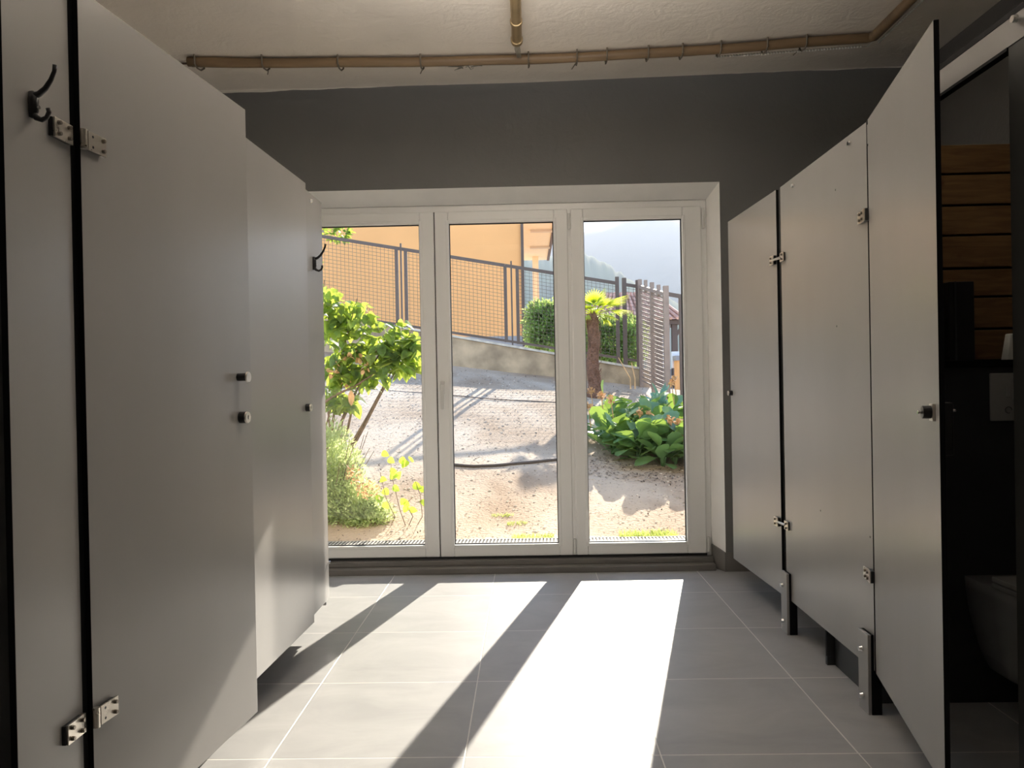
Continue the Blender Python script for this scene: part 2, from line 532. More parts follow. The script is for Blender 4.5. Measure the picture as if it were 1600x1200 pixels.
def sph(bm, c, r, seg=10, sz=(1, 1, 1)):
    geo = bmesh.ops.create_uvsphere(bm, u_segments=seg, v_segments=max(5, seg//2+1), radius=r)
    for v in geo['verts']:
        v.co = Vector((v.co.x*sz[0], v.co.y*sz[1], v.co.z*sz[2])) + Vector(c)

# ------------------------------------------------------------------ the room
RX, LX = 2.33, -2.05         # side walls
WY = 4.633                   # inner face of the window wall
BY = -2.2                    # where the room goes on behind the camera
def struct(name, bm, m, **k):
    o = link(name, bm, m, **k); tag(o, kind='structure'); return o

bm = BM(); box(bm, LX-.15, RX+.15, BY, WY+0.30, -0.2, 0); struct('floor', bm, 'floor')
# ceiling, rising a little to the right
bm = BM()
def cz(x): return 2.912 + max(0, x)*0.017
for xa, xb in ((LX-.15, 0), (0, RX+.15)):
    hexa(bm, [(xa, BY, cz(xa)), (xb, BY, cz(xb)), (xb, WY+.02, cz(xb)), (xa, WY+.02, cz(xa)),
              (xa, BY, 3.1), (xb, BY, 3.1), (xb, WY+.02, 3.1), (xa, WY+.02, 3.1)])
struct('ceiling', bm, 'ceiling')
OXL, OXR, OZ = -1.45, 1.155, 2.30      # opening at the inner face
OY2 = 4.97
bm = BM()
box(bm, LX-.15, OXL, WY, OY2, -0.1, 3.1)
box(bm, OXR, RX+.15, WY, OY2, -0.1, 3.1)
box(bm, OXL, OXR, WY, OY2, OZ, 3.1)
struct('wall_front', bm, 'wall_dark')
bm = BM(); box(bm, LX-.15, LX, BY, WY+.02, -0.1, 3.1); struct('wall_left', bm, 'wall_white')
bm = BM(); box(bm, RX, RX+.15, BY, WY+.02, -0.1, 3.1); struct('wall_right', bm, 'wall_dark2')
bm = BM()
box(bm, LX-.15, RX+.15, BY-.2, BY, -0.2, 3.1)
struct('wall_back', bm, 'wall_white')
# white splayed reveal
bm = BM()
FRX0, FRX1, FRZ, FY = -1.37, 1.102, 2.225, 4.745
e_ = 0.004
hexa(bm, [(FRX1, FY, 0.0), (OXR-.001, WY-e_, 0.0), (OXR+.0, OY2+.01, 0.0), (FRX1, OY2+.01, 0.0),
          (FRX1, FY, FRZ), (OXR-.001, WY-e_, OZ-.001), (OXR+.0, OY2+.01, OZ), (FRX1, OY2+.01, FRZ)])
hexa(bm, [(OXL+.001, WY-e_, 0.0), (FRX0, FY, 0.0), (FRX0, OY2+.01, 0.0), (OXL, OY2+.01, 0.0),
          (OXL+.001, WY-e_, OZ-.001), (FRX0, FY, FRZ), (FRX0, OY2+.01, FRZ), (OXL, OY2+.01, OZ)])
hexa(bm, [(FRX0, FY, FRZ), (FRX1, FY, FRZ), (FRX1, OY2+.01, FRZ), (FRX0, OY2+.01, FRZ),
          (OXL+.001, WY-e_, OZ-.001), (OXR-.001, WY-e_, OZ-.001), (OXR, OY2+.01, OZ), (OXL, OY2+.01, OZ)])
struct('trim_1', bm, 'reveal')
# tiled threshold under the window: two small steps
bm = BM()
box(bm, OXL+.002, FRX1-.0, 4.648, 4.97, 0.0, 0.036)
box(bm, FRX0, FRX1-.0, 4.708, 4.97, 0.036, 0.068)
struct('trim_2', bm, 'skirt', bevel=0.003)
# skirting tiles
bm = BM()
box(bm, OXR+.002, RX, WY-.010, WY, 0, 0.112)
hexa(bm, [(FRX1-.006, FY, 0.0), (OXR-.008, WY-.012, 0.0), (OXR+.002, WY-.012, 0.0), (FRX1+.004, FY, 0.0),
          (FRX1-.006, FY, 0.142), (OXR-.008, WY-.012, 0.112), (OXR+.002, WY-.012, 0.112), (FRX1+.004, FY, 0.142)])
struct('baseboard_front', bm, 'skirt', bevel=0.002)

# ------------------------------------------------------------------ the three-leaf window
win = empty('window_1', kind='structure')
YF0, YF1 = FY, 4.825
bm = BM()
z0, z1 = 0.068, FRZ
box(bm, FRX0, FRX1, YF0+.012, YF1, z1-.05, z1)
box(bm, FRX0, FRX0+.045, YF0+.012, YF1, z0, z1-.05)
box(bm, FRX1-.045, FRX1, YF0+.012, YF1, z0, z1-.05)
box(bm, FRX0+.045, FRX1-.045, YF0+.012, YF1, z0, z0+.022)
link('window_frame', bm, 'pvc', win, bevel=0.003)
SZ0, SZ1 = 0.085, 2.185
GZ0, GZ1 = 0.152, 2.117
leaves = [(-1.352, -0.551, -1.268, -0.636), (-0.545, 0.262, -0.461, 0.180), (0.281, 1.068, 0.354, 0.956)]
for k, (a, b, ga, gb) in enumerate(leaves):
    if k == 1: ga, gb = -0.463, 0.180
    bm = BM()
    ys = (YF0-.006, YF1-.008)
    box(bm, a, ga, *ys, SZ0, SZ1); box(bm, gb, b, *ys, SZ0, SZ1)
    box(bm, ga, gb, *ys, SZ0, GZ0); box(bm, ga, gb, *ys, GZ1, SZ1)
    s = link('sash', bm, 'pvc', win, bevel=0.006)
    # sloping glazing bead
    bm = BM()
    w = 0.014; y0, y1 = YF0-.009, YF0+.02
    for q in ((ga-w, ga+.004, GZ0-w, GZ1+w), (gb-.004, gb+w, GZ0-w, GZ1+w)):
        box(bm, q[0], q[1], y0, y1, q[2], q[3])
    box(bm, ga+.004, gb-.004, y0, y1, GZ0-w, GZ0+.004); box(bm, ga+.004, gb-.004, y0, y1, GZ1-.004, GZ1+w)
    link('glazing_bead', bm, 'pvc', s, bevel=0.003)
    bm = BM()
    w = 0.009; y0, y1 = YF0+.020, YF0+.034
    box(bm, ga, ga+w, y0, y1, GZ0, GZ1); box(bm, gb-w, gb, y0, y1, GZ0, GZ1)
    box(bm, ga, gb, y0, y1, GZ0, GZ0+w); box(bm, ga, gb, y0, y1, GZ1-w, GZ1)
    link('gasket', bm, 'gasket', s)
    bm = BM()
    vs = [bm.verts.new(p) for p in ((ga, YF0+.030, GZ0), (gb, YF0+.030, GZ0), (gb, YF0+.030, GZ1), (ga, YF0+.030, GZ1))]
    bm.faces.new(vs)
    link('pane', bm, 'glass', s)
# dark joint between left and middle leaf
bm = BM(); box(bm, -0.551, -0.545, YF0+.01, YF1-.01, SZ0, SZ1); link('sash_seal', bm, 'gasket', win)
bm = BM(); box(bm, 0.262, 0.281, YF0+.008, YF1-.01, SZ0, SZ1); link('mullion', bm, 'pvc', win)
bm = BM()
box(bm, FRX0+.045, FRX1-.03, YF0+.004, YF0+.02, 0.069, 0.0835); link('bottom_seal', bm, 'gasket', win)
for hx in (0.2715, 1.078):
    for hz in ((2.06, 2.155) if hx < 1 else (2.045, 2.165), (0.095, 0.185)):
        bm = BM()
        cyl(bm, (hx, YF0-.010, hz[0]), (hx, YF0-.010, hz[1]), 0.0085, 12)
        cyl(bm, (hx, YF0-.010, hz[0]+.028), (hx, YF0-.010, hz[0]+.033), 0.0098, 12)
        box(bm, hx-.004, hx+.012, YF0-.008, YF0+.012, hz[0]+.005, hz[1]-.005)
        link('hinge', bm, 'plate', win)
bm = BM()
box(bm, -0.528, -0.500, YF0-.016, YF0-.006, 1.075, 1.155)
cyl(bm, (-0.514, YF0-.012, 1.125), (-0.514, YF0-.048, 1.125), 0.009, 12)
hexa(bm, [(-0.523, YF0-.052, 0.985), (-0.505, YF0-.052, 0.985), (-0.505, YF0-.040, 0.985), (-0.523, YF0-.040, 0.985),
          (-0.526, YF0-.056, 1.138), (-0.502, YF0-.056, 1.138), (-0.502, YF0-.040, 1.138), (-0.526, YF0-.040, 1.138)])
link('handle', bm, 'plate', win, bevel=0.004)

# ------------------------------------------------------------------ cubicle panels
T = 0.013
def slab(p0, p1, z0, z1, inward, t=T):
    """laminate sheet: visible face runs p0-p1 (x,y); thickness goes along `inward`; cut edges are black"""
    bm = BM()
    a, b = Vector((*p0, 0)), Vector((*p1, 0))
    d = (b-a).normalized()
    nn = Vector((-d.y, d.x, 0))
    if nn.dot(Vector((*inward, 0))) < 0: nn = -nn
    P = [a, b, b+nn*t, a+nn*t]
    if (P[1]-P[0]).cross(P[3]-P[0]).z < 0: P = [P[3], P[2], P[1], P[0]]
    fs = hexa(bm, [p+Vector((0, 0, z0)) for p in P] + [p+Vector((0, 0, z1)) for p in P])
    bm.normal_update()
    for f in fs:
        f.material_index = 0 if abs(f.normal.dot(nn)) > .9 else 1
    return bm
def panel(name, p0, p1, z0, z1, inward, parent=None, t=T):
    return link(name, slab(p0, p1, z0, z1, inward, t), None, parent, mats=['laminate', 'core'], bevel=0.0008)

def local(p0, p1):
    """frame on a door face: returns f(s, out, z): s metres from p0 towards p1, out = in front of the face"""
    a, b = Vector((*p0, 0)), Vector((*p1, 0))
    d = (b-a).normalized()
    def mk(outdir):
        nn = Vector((-d.y, d.x, 0))
        if nn.dot(Vector((*outdir, 0))) < 0: nn = -nn
        return lambda s, o, z: a + d*s + nn*o + Vector((0, 0, z))
    return mk

def plate(bm, f, s0, s1, o0, o1, z0, z1, mi=0):
    P = [f(s0, o0, z0), f(s1, o0, z0), f(s1, o1, z0), f(s0, o1, z0)]
    P += [f(s0, o0, z1), f(s1, o0, z1), f(s1, o1, z1), f(s0, o1, z1)]
    if (P[1]-P[0]).cross(P[3]-P[0]).z < 0:
        P = [P[3], P[2], P[1], P[0], P[7], P[6], P[5], P[4]]
    hexa(bm, P, mi)

def big_hinge(parent, f1, f2, z, side=1):
    """f1: frame on the fixed panel (s measured from the gap, negative = away), f2: frame on the door"""
    bm = BM()
    plate(bm, f1, -.072, -.012, .008, .012, z-.020, z+.020)
    plate(bm, f1, -.016, -.010, .002, .012, z-.020, z+.020)
    h = link('hinge', bm, 'steel', parent, bevel=0.0015)
    bm = BM()
    plate(bm, f2, .010, .068, .008, .012, z-.020, z+.020)
    cyl(bm, f2(.000, .008, z-.021), f2(.000, .008, z+.021), .007, 14)
    plate(bm, f2, .002, .010, .006, .010, z-.020, z+.020)
    link('hinge_leaf', bm, 'steel', h, bevel=0.0015)
    bm = BM()
    plate(bm, f1, -.075, -.018, .0, .008, z-.019, z+.019)
    plate(bm, f2, .012, .064, .0, .008, z-.017, z+.017)
    link('hinge_block', bm, 'black', h, bevel=0.001)
    for f, ss in ((f1, (-.060, -.025)), (f2, (.056,))):
        for s in ss:
            for dz in (-.011, .011):
                bm = BM()
                cyl(bm, f(s, .011, z+dz), f(s, .0185, z+dz), .0048, 12, r2=.004)
                link('screw', bm, 'dark_steel', h, smooth=False)
    for dz in (-.011, .011):
        bm = BM(); cyl(bm, f2(.024, .0118, z+dz), f2(.024, .0124, z+dz), .003, 12)
        link('screw_hole', bm, 'black', h)

def bolt(parent, f, s, z, r=.009, out=.012, name='bolt'):
    bm = BM()
    cyl(bm, f(s, 0, z), f(s, out*.5, z), r*.75, 14)
    cyl(bm, f(s, out*.5, z), f(s, out, z), r, 16, r2=r*.8)
    return link(name, bm, 'chrome', parent)

def coat_hook(label, x, y, z, sg, s=1.0):
    root = empty('coat_hook', label, 'hook', 'coat hooks on the left panels', (x, y, z))
    bm = BM()
    P = [(0, 0, -.022), (0, 0, .022)]
    tube(bm, [(.003*sg, 0, -.026*s), (.006*sg, 0, -.012*s), (.006*sg, 0, .012*s), (.003*sg, 0, .024*s)], [.006, .0095, .0095, .006], 12)
    link('mounting_plate', bm, 'black', root, smooth=True)
    bm = BM()
    pts = [(.006, .016), (.018, .020), (.030, .030), (.041, .046), (.048, .062), (.050, .074)]
    tube(bm, [(px*sg*s, 0, pz*s) for px, pz in pts], [.0065, .006, .0052, .0045, .004, .0048], 10)
    link('upper_prong', bm, 'black', root, smooth=True)
    bm = BM()
    pts = [(.005, -.016), (.012, -.026), (.022, -.030), (.031, -.026), (.036, -.016), (.035, -.009)]
    tube(bm, [(px*sg*s, 0, pz*s) for px, pz in pts], [.0065, .006, .005, .0045, .0045, .005], 10)
    link('lower_prong', bm, 'black', root, smooth=True)
    for dz, dd in ((.004, .012), (-.006, .018)):
        bm = BM(); cyl(bm, (.008*sg, 0, dz), (dd*sg, 0, dz), .0035, 10); link('screw', bm, 'chrome', root)
    return root

# ---- left row
PXL = -0.945
pil = panel('post_panel', (PXL, 1.408), (PXL, 1.617), 0.15, 2.0, (-1, 0))
tag(pil, 'narrow grey cubicle front panel at the left edge carrying a black coat hook', 'partition')
H1, E1 = (-0.931, 1.630), (-0.848, 2.383)
d1 = tag(panel('door', H1, E1, 0.15, 2.0, (-1, 0)), 'large grey cubicle door nearest the camera on the left, standing slightly open')
def child_fix(root):
    """parts were modelled in room coordinates: shift them under an Empty that stands at the thing's base"""
    off = root.location.copy()
    for ch in [o for o in D.objects if o.parent == root]:
        ch.location = ch.location - off
bm = BM(); box(bm, -.972, -.9465, 1.6175, 1.650, .15, 2.0); link('gap_filler', bm, 'core', pil)  # added black strip standing in for the dark gap, keeps light out
fd = local(H1, E1)((1, 0))
fp = local((PXL, 1.617), (PXL, 2.0))((1, 0))
for hz in (1.681, 0.460):
    big_hinge(d1, fp, fd, hz)
def knob(parent, f, s, z, r, shaft_r, L, cap, lock=False):
    bm = BM()
    cyl(bm, f(s, 0, z), f(s, L, z), shaft_r, 24)
    k = link('lock_knob' if lock else 'door_knob', bm, 'black', parent, smooth=False)
    bm = BM()
    cyl(bm, f(s, L, z), f(s, L+cap, z), r, 28, r2=r*.93)
    link('knob_face', bm, 'steel', k, bevel=0.0008)
    if lock:
        bm = BM(); plate(bm, f, s-.002, s+.002, L+cap, L+cap+.0006, z-.006, z+.006)
        link('coin_slot', bm, 'black', k)
    return k
knob(d1, fd, 0.675, 1.180, .0165, .0115, .030, .004)
knob(d1, fd, 0.685, 1.060, .0175, .0175, .020, .005, lock=True)

H2, E2 = (-0.947, 2.56), (-0.916, 3.272)
d2 = tag(panel('door', H2, E2, 0.15, 2.0, (-1, 0)), 'second grey cubicle door on the left with a sunlit patch at its foot')
fd2 = local(H2, E2)((1, 0))
knob(d2, fd2, 0.665, 1.057, .016, .016, .018, .004, lock=True)

pl3 = panel('post_panel', (PXL, 3.30), (PXL, 3.635), 0.15, 2.0, (-1, 0))
tag(pl3, 'grey front panel at the far end of the left row, beside the window', 'partition')
f3 = local((PXL, 3.30), (PXL, 3.70))((1, 0))
bolt(pl3, f3, 0.135, 1.963); bolt(pl3, f3, 0.315, 1.862, r=.007); bolt(pl3, f3, 0.325, 0.32, r=.007)
bm = BM(); cyl(bm, f3(.07, -.0005, .184), f3(.07, .0006, .184), .004, 10); link('screw_hole', bm, 'black', pl3)
pil1 = panel('post_panel', (PXL, 2.40), (PXL, 2.555), 0.15, 2.0, (-1, 0))
tag(pil1, 'narrow grey front panel between the two left doors', 'partition')
# cross partitions of the left row
sideL = []
for y, lab in ((1.43, 'grey cross partition of the nearest left cubicle'), (2.46, 'grey cross partition between the two left cubicles'), (3.622, 'grey cross partition closing the left row by the window')):
    sideL.append(link('side_panel', slab((LX+.003, y), (PXL-T-.002, y), 0.12, 2.0, (0, 1)), None, None, mats=['casing' if y < 2 else 'laminate', 'core']))  # nearest one takes the dark casing colour for the shade inside its cubicle
coat_hook('black two-pronged coat hook on the near left panel, level with the top hinge', PXL, 1.487, 1.704, 1)
coat_hook('black two-pronged coat hook on the far left panel beside the window', PXL, 3.470, 1.693, 1, 1.15)

# ---- right row
PXR = 1.155
Hb, Eb = (1.150, 3.590), (1.118, 4.315)
db = tag(panel('door', Hb, Eb, 0.15, 2.0, (1, 0)), 'grey cubicle door on the right nearest the window, nearly shut')
fb = local(Hb, Eb)((-1, 0))
fpb = local((PXR, 3.572), (PXR, 4.2))((-1, 0))
p2 = panel('front_panel', (PXR, 2.652), (PXR, 3.545), 0.15, 2.0, (1, 0))
tag(p2, 'wide fixed grey panel between the two right cubicle doors', 'partition')
def small_hinge(parent, f1, s1, f2, s2, z, sg):
    """f1 fixed panel, f2 door; a short stub hinge with a raised knuckle"""
    bm = BM()
    plate(bm, f1, min(s1, s1+sg*.050), max(s1, s1+sg*.050), .006, .010, z-.020, z+.020)
    h = link('hinge', bm, 'steel', parent, bevel=0.001)
    bm = BM()
    plate(bm, f1, min(s1, s1+sg*.045), max(s1, s1+sg*.045), .0, .006, z-.018, z+.018)
    plate(bm, f2, min(s2, s2-sg*.04), max(s2, s2-sg*.04), .0, .012, z-.020, z+.020)
    link('hinge_block', bm, 'black', h)
    bm = BM()
    plate(bm, f2, min(s2, s2-sg*.045), max(s2, s2-sg*.045), .012, .016, z-.021, z+.021)
    tube(bm, [f1(s1+sg*.01, .008, z), f2(s2-sg*.01, .012, z)], .006, 10)
    link('hinge_leaf', bm, 'steel', h, bevel=0.001)
    for dz in (-.010, .010):
        bm = BM(); cyl(bm, f1(s1+sg*.030, .010, z+dz), f1(s1+sg*.030, .017, z+dz), .0048, 10); link('screw', bm, 'dark_steel', h)
    for dz in (-.010, .010):
        bm = BM(); cyl(bm, f2(s2-sg*.028, .016, z+dz), f2(s2-sg*.028, .022, z+dz), .0048, 10); link('screw', bm, 'dark_steel', h)
f2r = local((PXR, 2.652), (PXR, 3.545))((-1, 0))
for hz in (1.682, 0.481):
    small_hinge(db, f2r, 0.885, fb, 0.006, hz, -1)
knob(db, fb, 0.700, 1.061, .014, .014, .020, .004, lock=True)
for s, z, r in ((0.708, 1.962, .009), (0.124, 1.966, .009)):
    bolt(p2, f2r, s, z, r)
for s, z in ((0.267, 1.837), (0.276, 1.333), (0.468, 0.614), (0.02, 0.600)):
    bm = BM(); cyl(bm, f2r(s, -.0005, z), f2r(s, .0007, z), .004, 10); link('screw_hole', bm, 'black', p2)
Ha, Ea = (1.150, 2.632), (0.9885, 1.895)
da = tag(panel('door', Ha, Ea, 0.15, 2.0, (1, 0)), 'grey cubicle door on the right swung open towards the room, black edge facing us')
fa = local(Ha, Ea)((-1, 0))
for hz in (1.687, 0.473):
    small_hinge(da, f2r, 0.008, fa, 0.004, hz, 1)
# lock: turn knob outside, black case inside, bolt tongue
bm = BM(); plate(bm, fa, 0.690, 0.722, 0, .006, 1.036, 1.078); lk = link('lock_rose', bm, 'steel', da, bevel=0.001)
bm = BM(); cyl(bm, fa(.706, .006, 1.058), fa(.706, .026, 1.058), .016, 20); link('lock_knob', bm, 'black', lk)
bm = BM(); cyl(bm, fa(.706, .026, 1.058), fa(.706, .036, 1.058), .005, 12); link('lock_pin', bm, 'chrome', lk)
bm = BM(); plate(bm, fa, 0.688, 0.742, -T-.022, -T, 0.955, 1.082); lc = link('lock_case', bm, 'black', da, bevel=0.004)
bm = BM(); cyl(bm, fa(.715, -T-.022, 1.062), fa(.715, -T-.036, 1.062), .0035, 10); link('turn_pin', bm, 'chrome', lc)

pj = link('post_panel', slab((PXR-.004, 1.20), (PXR-.004, 1.872), 0.15, 1.919, (1, 0)), None, None, mats=['shade_laminate', 'core'], bevel=0.0008)
tag(pj, 'front panel, shade put into its dark grey, at the right edge of the photo beside the open doorway', 'partition')
fj = local((PXR-.004, 1.20), (PXR-.004, 1.872))((-1, 0))
bolt(pj, fj, 0.625, 1.966, r=.010, out=.020)
bm = BM(); box(bm, PXR-.006, PXR+.013, 1.20, 2.632, 1.920, 1.984)
hd = link('doorway_header', bm, 'laminate'); tag(hd, 'slim grey rail spanning the open cubicle doorway at the top right', 'rail')
bm = BM(); box(bm, PXR-.007, PXR+.014, 1.20, 2.632, 1.984, 1.998); link('top_strip', bm, 'core', hd)
bm = BM(); box(bm, PXR-.007, PXR+.014, 1.873, 2.632, 1.912, 1.920); link('bottom_strip', bm, 'core', hd)

foots = []
def foot(y, label):
    bm = BM()
    x0, x1 = PXR-.022, PXR-.002
    box(bm, x0, x0+.012, y, y+.078, 0.0, 0.272)
    o = link('support_foot', bm, 'laminate', None, bevel=0.002); foots.append(o)
    tag(o, label, 'foot', 'support feet of the right panels')
    bm = BM(); box(bm, x0+.012, x0+.046, y-.001, y+.060, 0.0, 0.149); link('foot_core', bm, 'core', o, bevel=0.001)
    bm = BM(); box(bm, x0+.012, x0+.020, y-.001, y+.076, 0.149, 0.272); link('foot_backing', bm, 'core', o)
    for z in (0.215, 0.055):
        bm = BM()
        cyl(bm, (x0, y+.035, z), (x0-.006, y+.035, z), .008, 14)
        cyl(bm, (x0-.006, y+.035, z), (x0-.016, y+.035, z), .011, 16, r2=.008)
        link('bolt', bm, 'chrome', o)
foot(2.655, 'grey support foot with two bolts under the panel edge beside the open door')
foot(3.480, 'grey support foot with two bolts under the far hinge line of the right row')

# cross partitions of the right row
sideR = []
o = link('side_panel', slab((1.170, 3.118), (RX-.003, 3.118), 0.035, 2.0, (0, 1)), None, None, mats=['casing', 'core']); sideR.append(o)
bm = BM(); box(bm, 1.170, 1.232, 3.116, 3.133, 0.0, 0.035); link('foot_block', bm, 'casing', o)
sideR.append(panel('side_panel', (1.175, 1.22), (RX-.003, 1.22), 0.12, 2.0, (0, 1)))

def merge(o):
    """screws, blocks and faces become one mesh with the hinge or knob that carries them"""
    kids = [c for c in D.objects if c.parent == o]
    if not kids: return
    me = o.data
    bm = BM(); bm.from_mesh(me)
    mats = list(me.materials)
    for c in kids:
        merge(c)
        n0 = len(bm.faces)
        bm.from_mesh(c.data)
        bm.faces.ensure_lookup_table()
        for f in bm.faces[n0:]:
            mt = c.data.materials[f.material_index]
            if mt not in mats: mats.append(mt)
            f.material_index = mats.index(mt)
        D.objects.remove(c)
    me.materials.clear()
    for mt in mats: me.materials.append(mt)
    bm.to_mesh(me); bm.free()
for dd in (d1, d2, db, da):
    for c in [c for c in D.objects if c.parent == dd]: merge(c)

def cubicle(label, loc, parts):
    root = empty('toilet_cubicle', label, 'toilet cubicle', None, loc)
    for p in parts:
        p.parent = root
        for k in ('category', 'group', 'kind'):
            if k in p: del p[k]
    child_fix(root)
cubicle('grey toilet cubicle nearest the camera on the left, door slightly open', (-1.5, 1.43, 0), [sideL[0], pil, d1, pil1])
cubicle('grey toilet cubicle on the left beside the window, sun patch low on its door', (-1.5, 2.46, 0), [sideL[1], sideL[2], d2, pl3])
cubicle('grey toilet cubicle on the right beside the window, with the wide fixed panel', (1.7, 3.1, 0), [sideR[0], p2, db, foots[0], foots[1]])
cubicle('grey toilet cubicle on the right with its door swung open', (1.7, 1.22, 0), [sideR[1], pj, hd, da])

# toilet cubicle fittings
bm = BM(); box(bm, 1.20, RX, 2.748, 3.112, 0.0, 1.172)
cs = link('cistern_casing', bm, 'casing', bevel=0.002); tag(cs, 'dark grey boxed-in cistern wall behind the toilet', 'casing')
bm = BM(); box(bm, 1.19, RX, 2.735, 3.112, 1.172, 1.194); link('ledge', bm, 'core', cs, bevel=0.001)
bk = empty('pine_cladding', 'knotty pine board cladding above the black ledge in the toilet cubicle', 'cladding', loc=(1.2, 3.0, 1.194))
zs = [1.194, 1.314, 1.436, 1.545, 1.671, 1.785, 1.904, 2.018]
for a, b in zip(zs, zs[1:]):
    bm = BM(); box(bm, 1.19, RX, 3.0 + random.uniform(0, .004), 3.022, a+.006, b-.002)
    link('board', bm, 'pine', bk, bevel=0.003)
bm = BM(); box(bm, 1.19, RX, 3.022, 3.10, 1.194, 2.010); link('backing', bm, 'core', bk)
child_fix(bk)
bm = BM(); box(bm, 1.605, 1.835, 2.736, 2.748, 0.982, 1.148)
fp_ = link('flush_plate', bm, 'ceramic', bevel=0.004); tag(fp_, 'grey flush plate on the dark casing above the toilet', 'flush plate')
bm = BM(); box(bm, 1.655, 1.672, 2.731, 2.737, 1.065, 1.115); link('small_button', bm, 'ceramic', fp_, bevel=0.002)
bm = BM(); box(bm, 1.678, 1.80, 2.731, 2.737, 1.055, 1.125); link('large_button', bm, 'ceramic', fp_, bevel=0.002)
bm = BM()
tube(bm, [(1.664 + .011*math.cos(t), 2.7345, 1.020 + .011*math.sin(t)) for t in [i*2*math.pi/16 for i in range(14)]], .0012, 6)
link('round_mark', bm, 'casing', fp_)

def toilet():
    root = empty('wall_hung_toilet', 'grey-looking wall-hung toilet on the dark casing, half hidden by the right edge panel', 'toilet', loc=(1.70, 2.748, 0.10))
    bm = BM()
    # horizontal sections: z, half width, length from wall
    secs = [(0.00, .075, .16), (0.02, .105, .23), (0.08, .135, .34), (0.16, .160, .44), (0.24, .178, .50), (0.31, .186, .53), (0.345, .188, .535)]
    rings = []
    n = 28
    for z, w, L in secs:
        ring = []
        for k in range(n+1):
            t = math.pi*k/n
            x = -w*math.cos(t); s = math.sin(t)
            y = -(L-.10)*0 - (L*(0.35 + 0.65*s**0.8) if 0 < k < n else 0)
            if 0 < k < n: x = -w*math.copysign(abs(math.cos(t))**0.75, math.cos(t))
            ring.append(bm.verts.new((x, y, z)))
        rings.append(ring)
    for a, b in zip(rings, rings[1:]):
        for k in range(n):
            bm.faces.new((a[k], a[k+1], b[k+1], b[k]))
        bm.faces.new((a[n], a[0], b[0], b[n]))
    bm.faces.new(rings[0][::-1]); bm.faces.new(rings[-1])
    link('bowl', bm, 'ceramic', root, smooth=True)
    def oval(zz0, zz1, w, L, nm):
        bm = BM()
        for z in (zz0, zz1):
            pass
        pts = []
        for k in range(n+1):
            t = math.pi*k/n
            pts.append((-w*math.copysign(abs(math.cos(t))**.75, math.cos(t)), -.03-(L-.03)*(0.25+0.75*math.sin(t)**.8)))
        lo = [bm.verts.new((x, y, zz0)) for x, y in pts]; hi = [bm.verts.new((x, y, zz1)) for x, y in pts]
        for k in range(n): bm.faces.new((lo[k], lo[k+1], hi[k+1], hi[k]))
        bm.faces.new((lo[n], lo[0], hi[0], hi[n])); bm.faces.new(lo[::-1]); bm.faces.new(hi)
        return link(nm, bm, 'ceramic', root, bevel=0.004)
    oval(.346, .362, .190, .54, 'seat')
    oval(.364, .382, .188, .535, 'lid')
toilet()
bm = BM(); box(bm, 1.500, 1.590, 2.80, 2.93, 1.194, 1.475)
bb = link('storage_box', bm, 'black', bevel=0.003); tag(bb, 'tall black box on the ledge in front of the pine boards', 'box')
bm = BM(); box(bm, 1.520, 1.525, 2.796, 2.80, 1.196, 1.475); link('edge_strip', bm, 'casing', bb)
bm = BM(); hexa(bm, [(1.738, 2.86, 1.194), (1.79, 2.86, 1.194), (1.79, 2.90, 1.194), (1.738, 2.90, 1.194), (1.752, 2.865, 1.29), (1.785, 2.865, 1.29), (1.785, 2.895, 1.29), (1.752, 2.895, 1.29)])
pp = link('paper_packet', bm, 'paper', bevel=0.004); tag(pp, 'small white packet standing on the black ledge', 'packet')

for ly, lab in ((2.72, 'added fill lamp, slim and white, over the aisle nearer the window'), (0.95, 'added fill lamp, slim and white, over the aisle nearer the camera')):
    lp = empty('added_fill_lamp', lab, 'lamp', loc=(0, ly, 2.57))  # housing for the added fill lights
    bm = BM(); box(bm, -.56, .56, ly-.09, ly+.09, 2.57, 2.625); link('fill_lamp_body', bm, 'plate', lp, bevel=.004)
    for x in (-.45, .45):
        bm = BM(); cyl(bm, (x, ly, 2.62), (x, ly, 2.905), .002, 6); link('hanging_wire', bm, 'steel', lp)
    child_fix(lp)

# ------------------------------------------------------------------ ceiling conduits
def cy(x):
    t = (x+1.78)/3.6
    return 4.165 + 0.085*math.sin(math.pi*min(1, max(0, t)))
cond = empty('cable_conduit', 'tan cable conduit bundle running across the ceiling before the window wall', 'conduit', loc=(0, 4.2, 2.9))
xs = [-1.78 + 3.6*i/48 for i in range(49)]
def wob(x, a, ph): return a*math.sin(x*3.1+ph) + a*.6*math.sin(x*7.7+ph*2)
END = (1.825, 3.60)
def run(dy, dz, r, ph, x0=-9, x1=9, amp=.004):
    pts = [(x, cy(x)+dy+wob(x, amp, ph), cz(x)-dz+wob(x, amp*.5, ph+1)) for x in xs if x0 <= x <= x1]
    return pts
bm = BM()
pts = run(-.018, .028, .025, 0) + [(1.845, 4.13, cz(1.84)-.028), (1.845, 2.2, cz(1.84)-.028)]
tube(bm, pts, .025, 12); link('main_tube', bm, 'conduit', cond, smooth=True)
bm = BM()
tube(bm, run(.028, .020, .014, .7, -9, .2) + run(.028, .020, .014, .7, .25, 9) + [(1.872, 4.17, cz(1.87)-.02), (1.878, 2.2, cz(1.87)-.02)], .015, 10)
link('second_tube', bm, 'conduit', cond, smooth=True)
bm = BM(); tube(bm, run(.056, .012, .008, 2.1, -9, 1.2, .006), .008, 8); link('thin_cable', bm, 'brass', cond, smooth=True)
bm = BM(); tube(bm, [(-2.04, 4.21, 2.905), (-1.9, 4.205, 2.902), (-1.78, 4.20, 2.9)], .006, 8); link('cable_end', bm, 'dark_wood', cond, smooth=True)
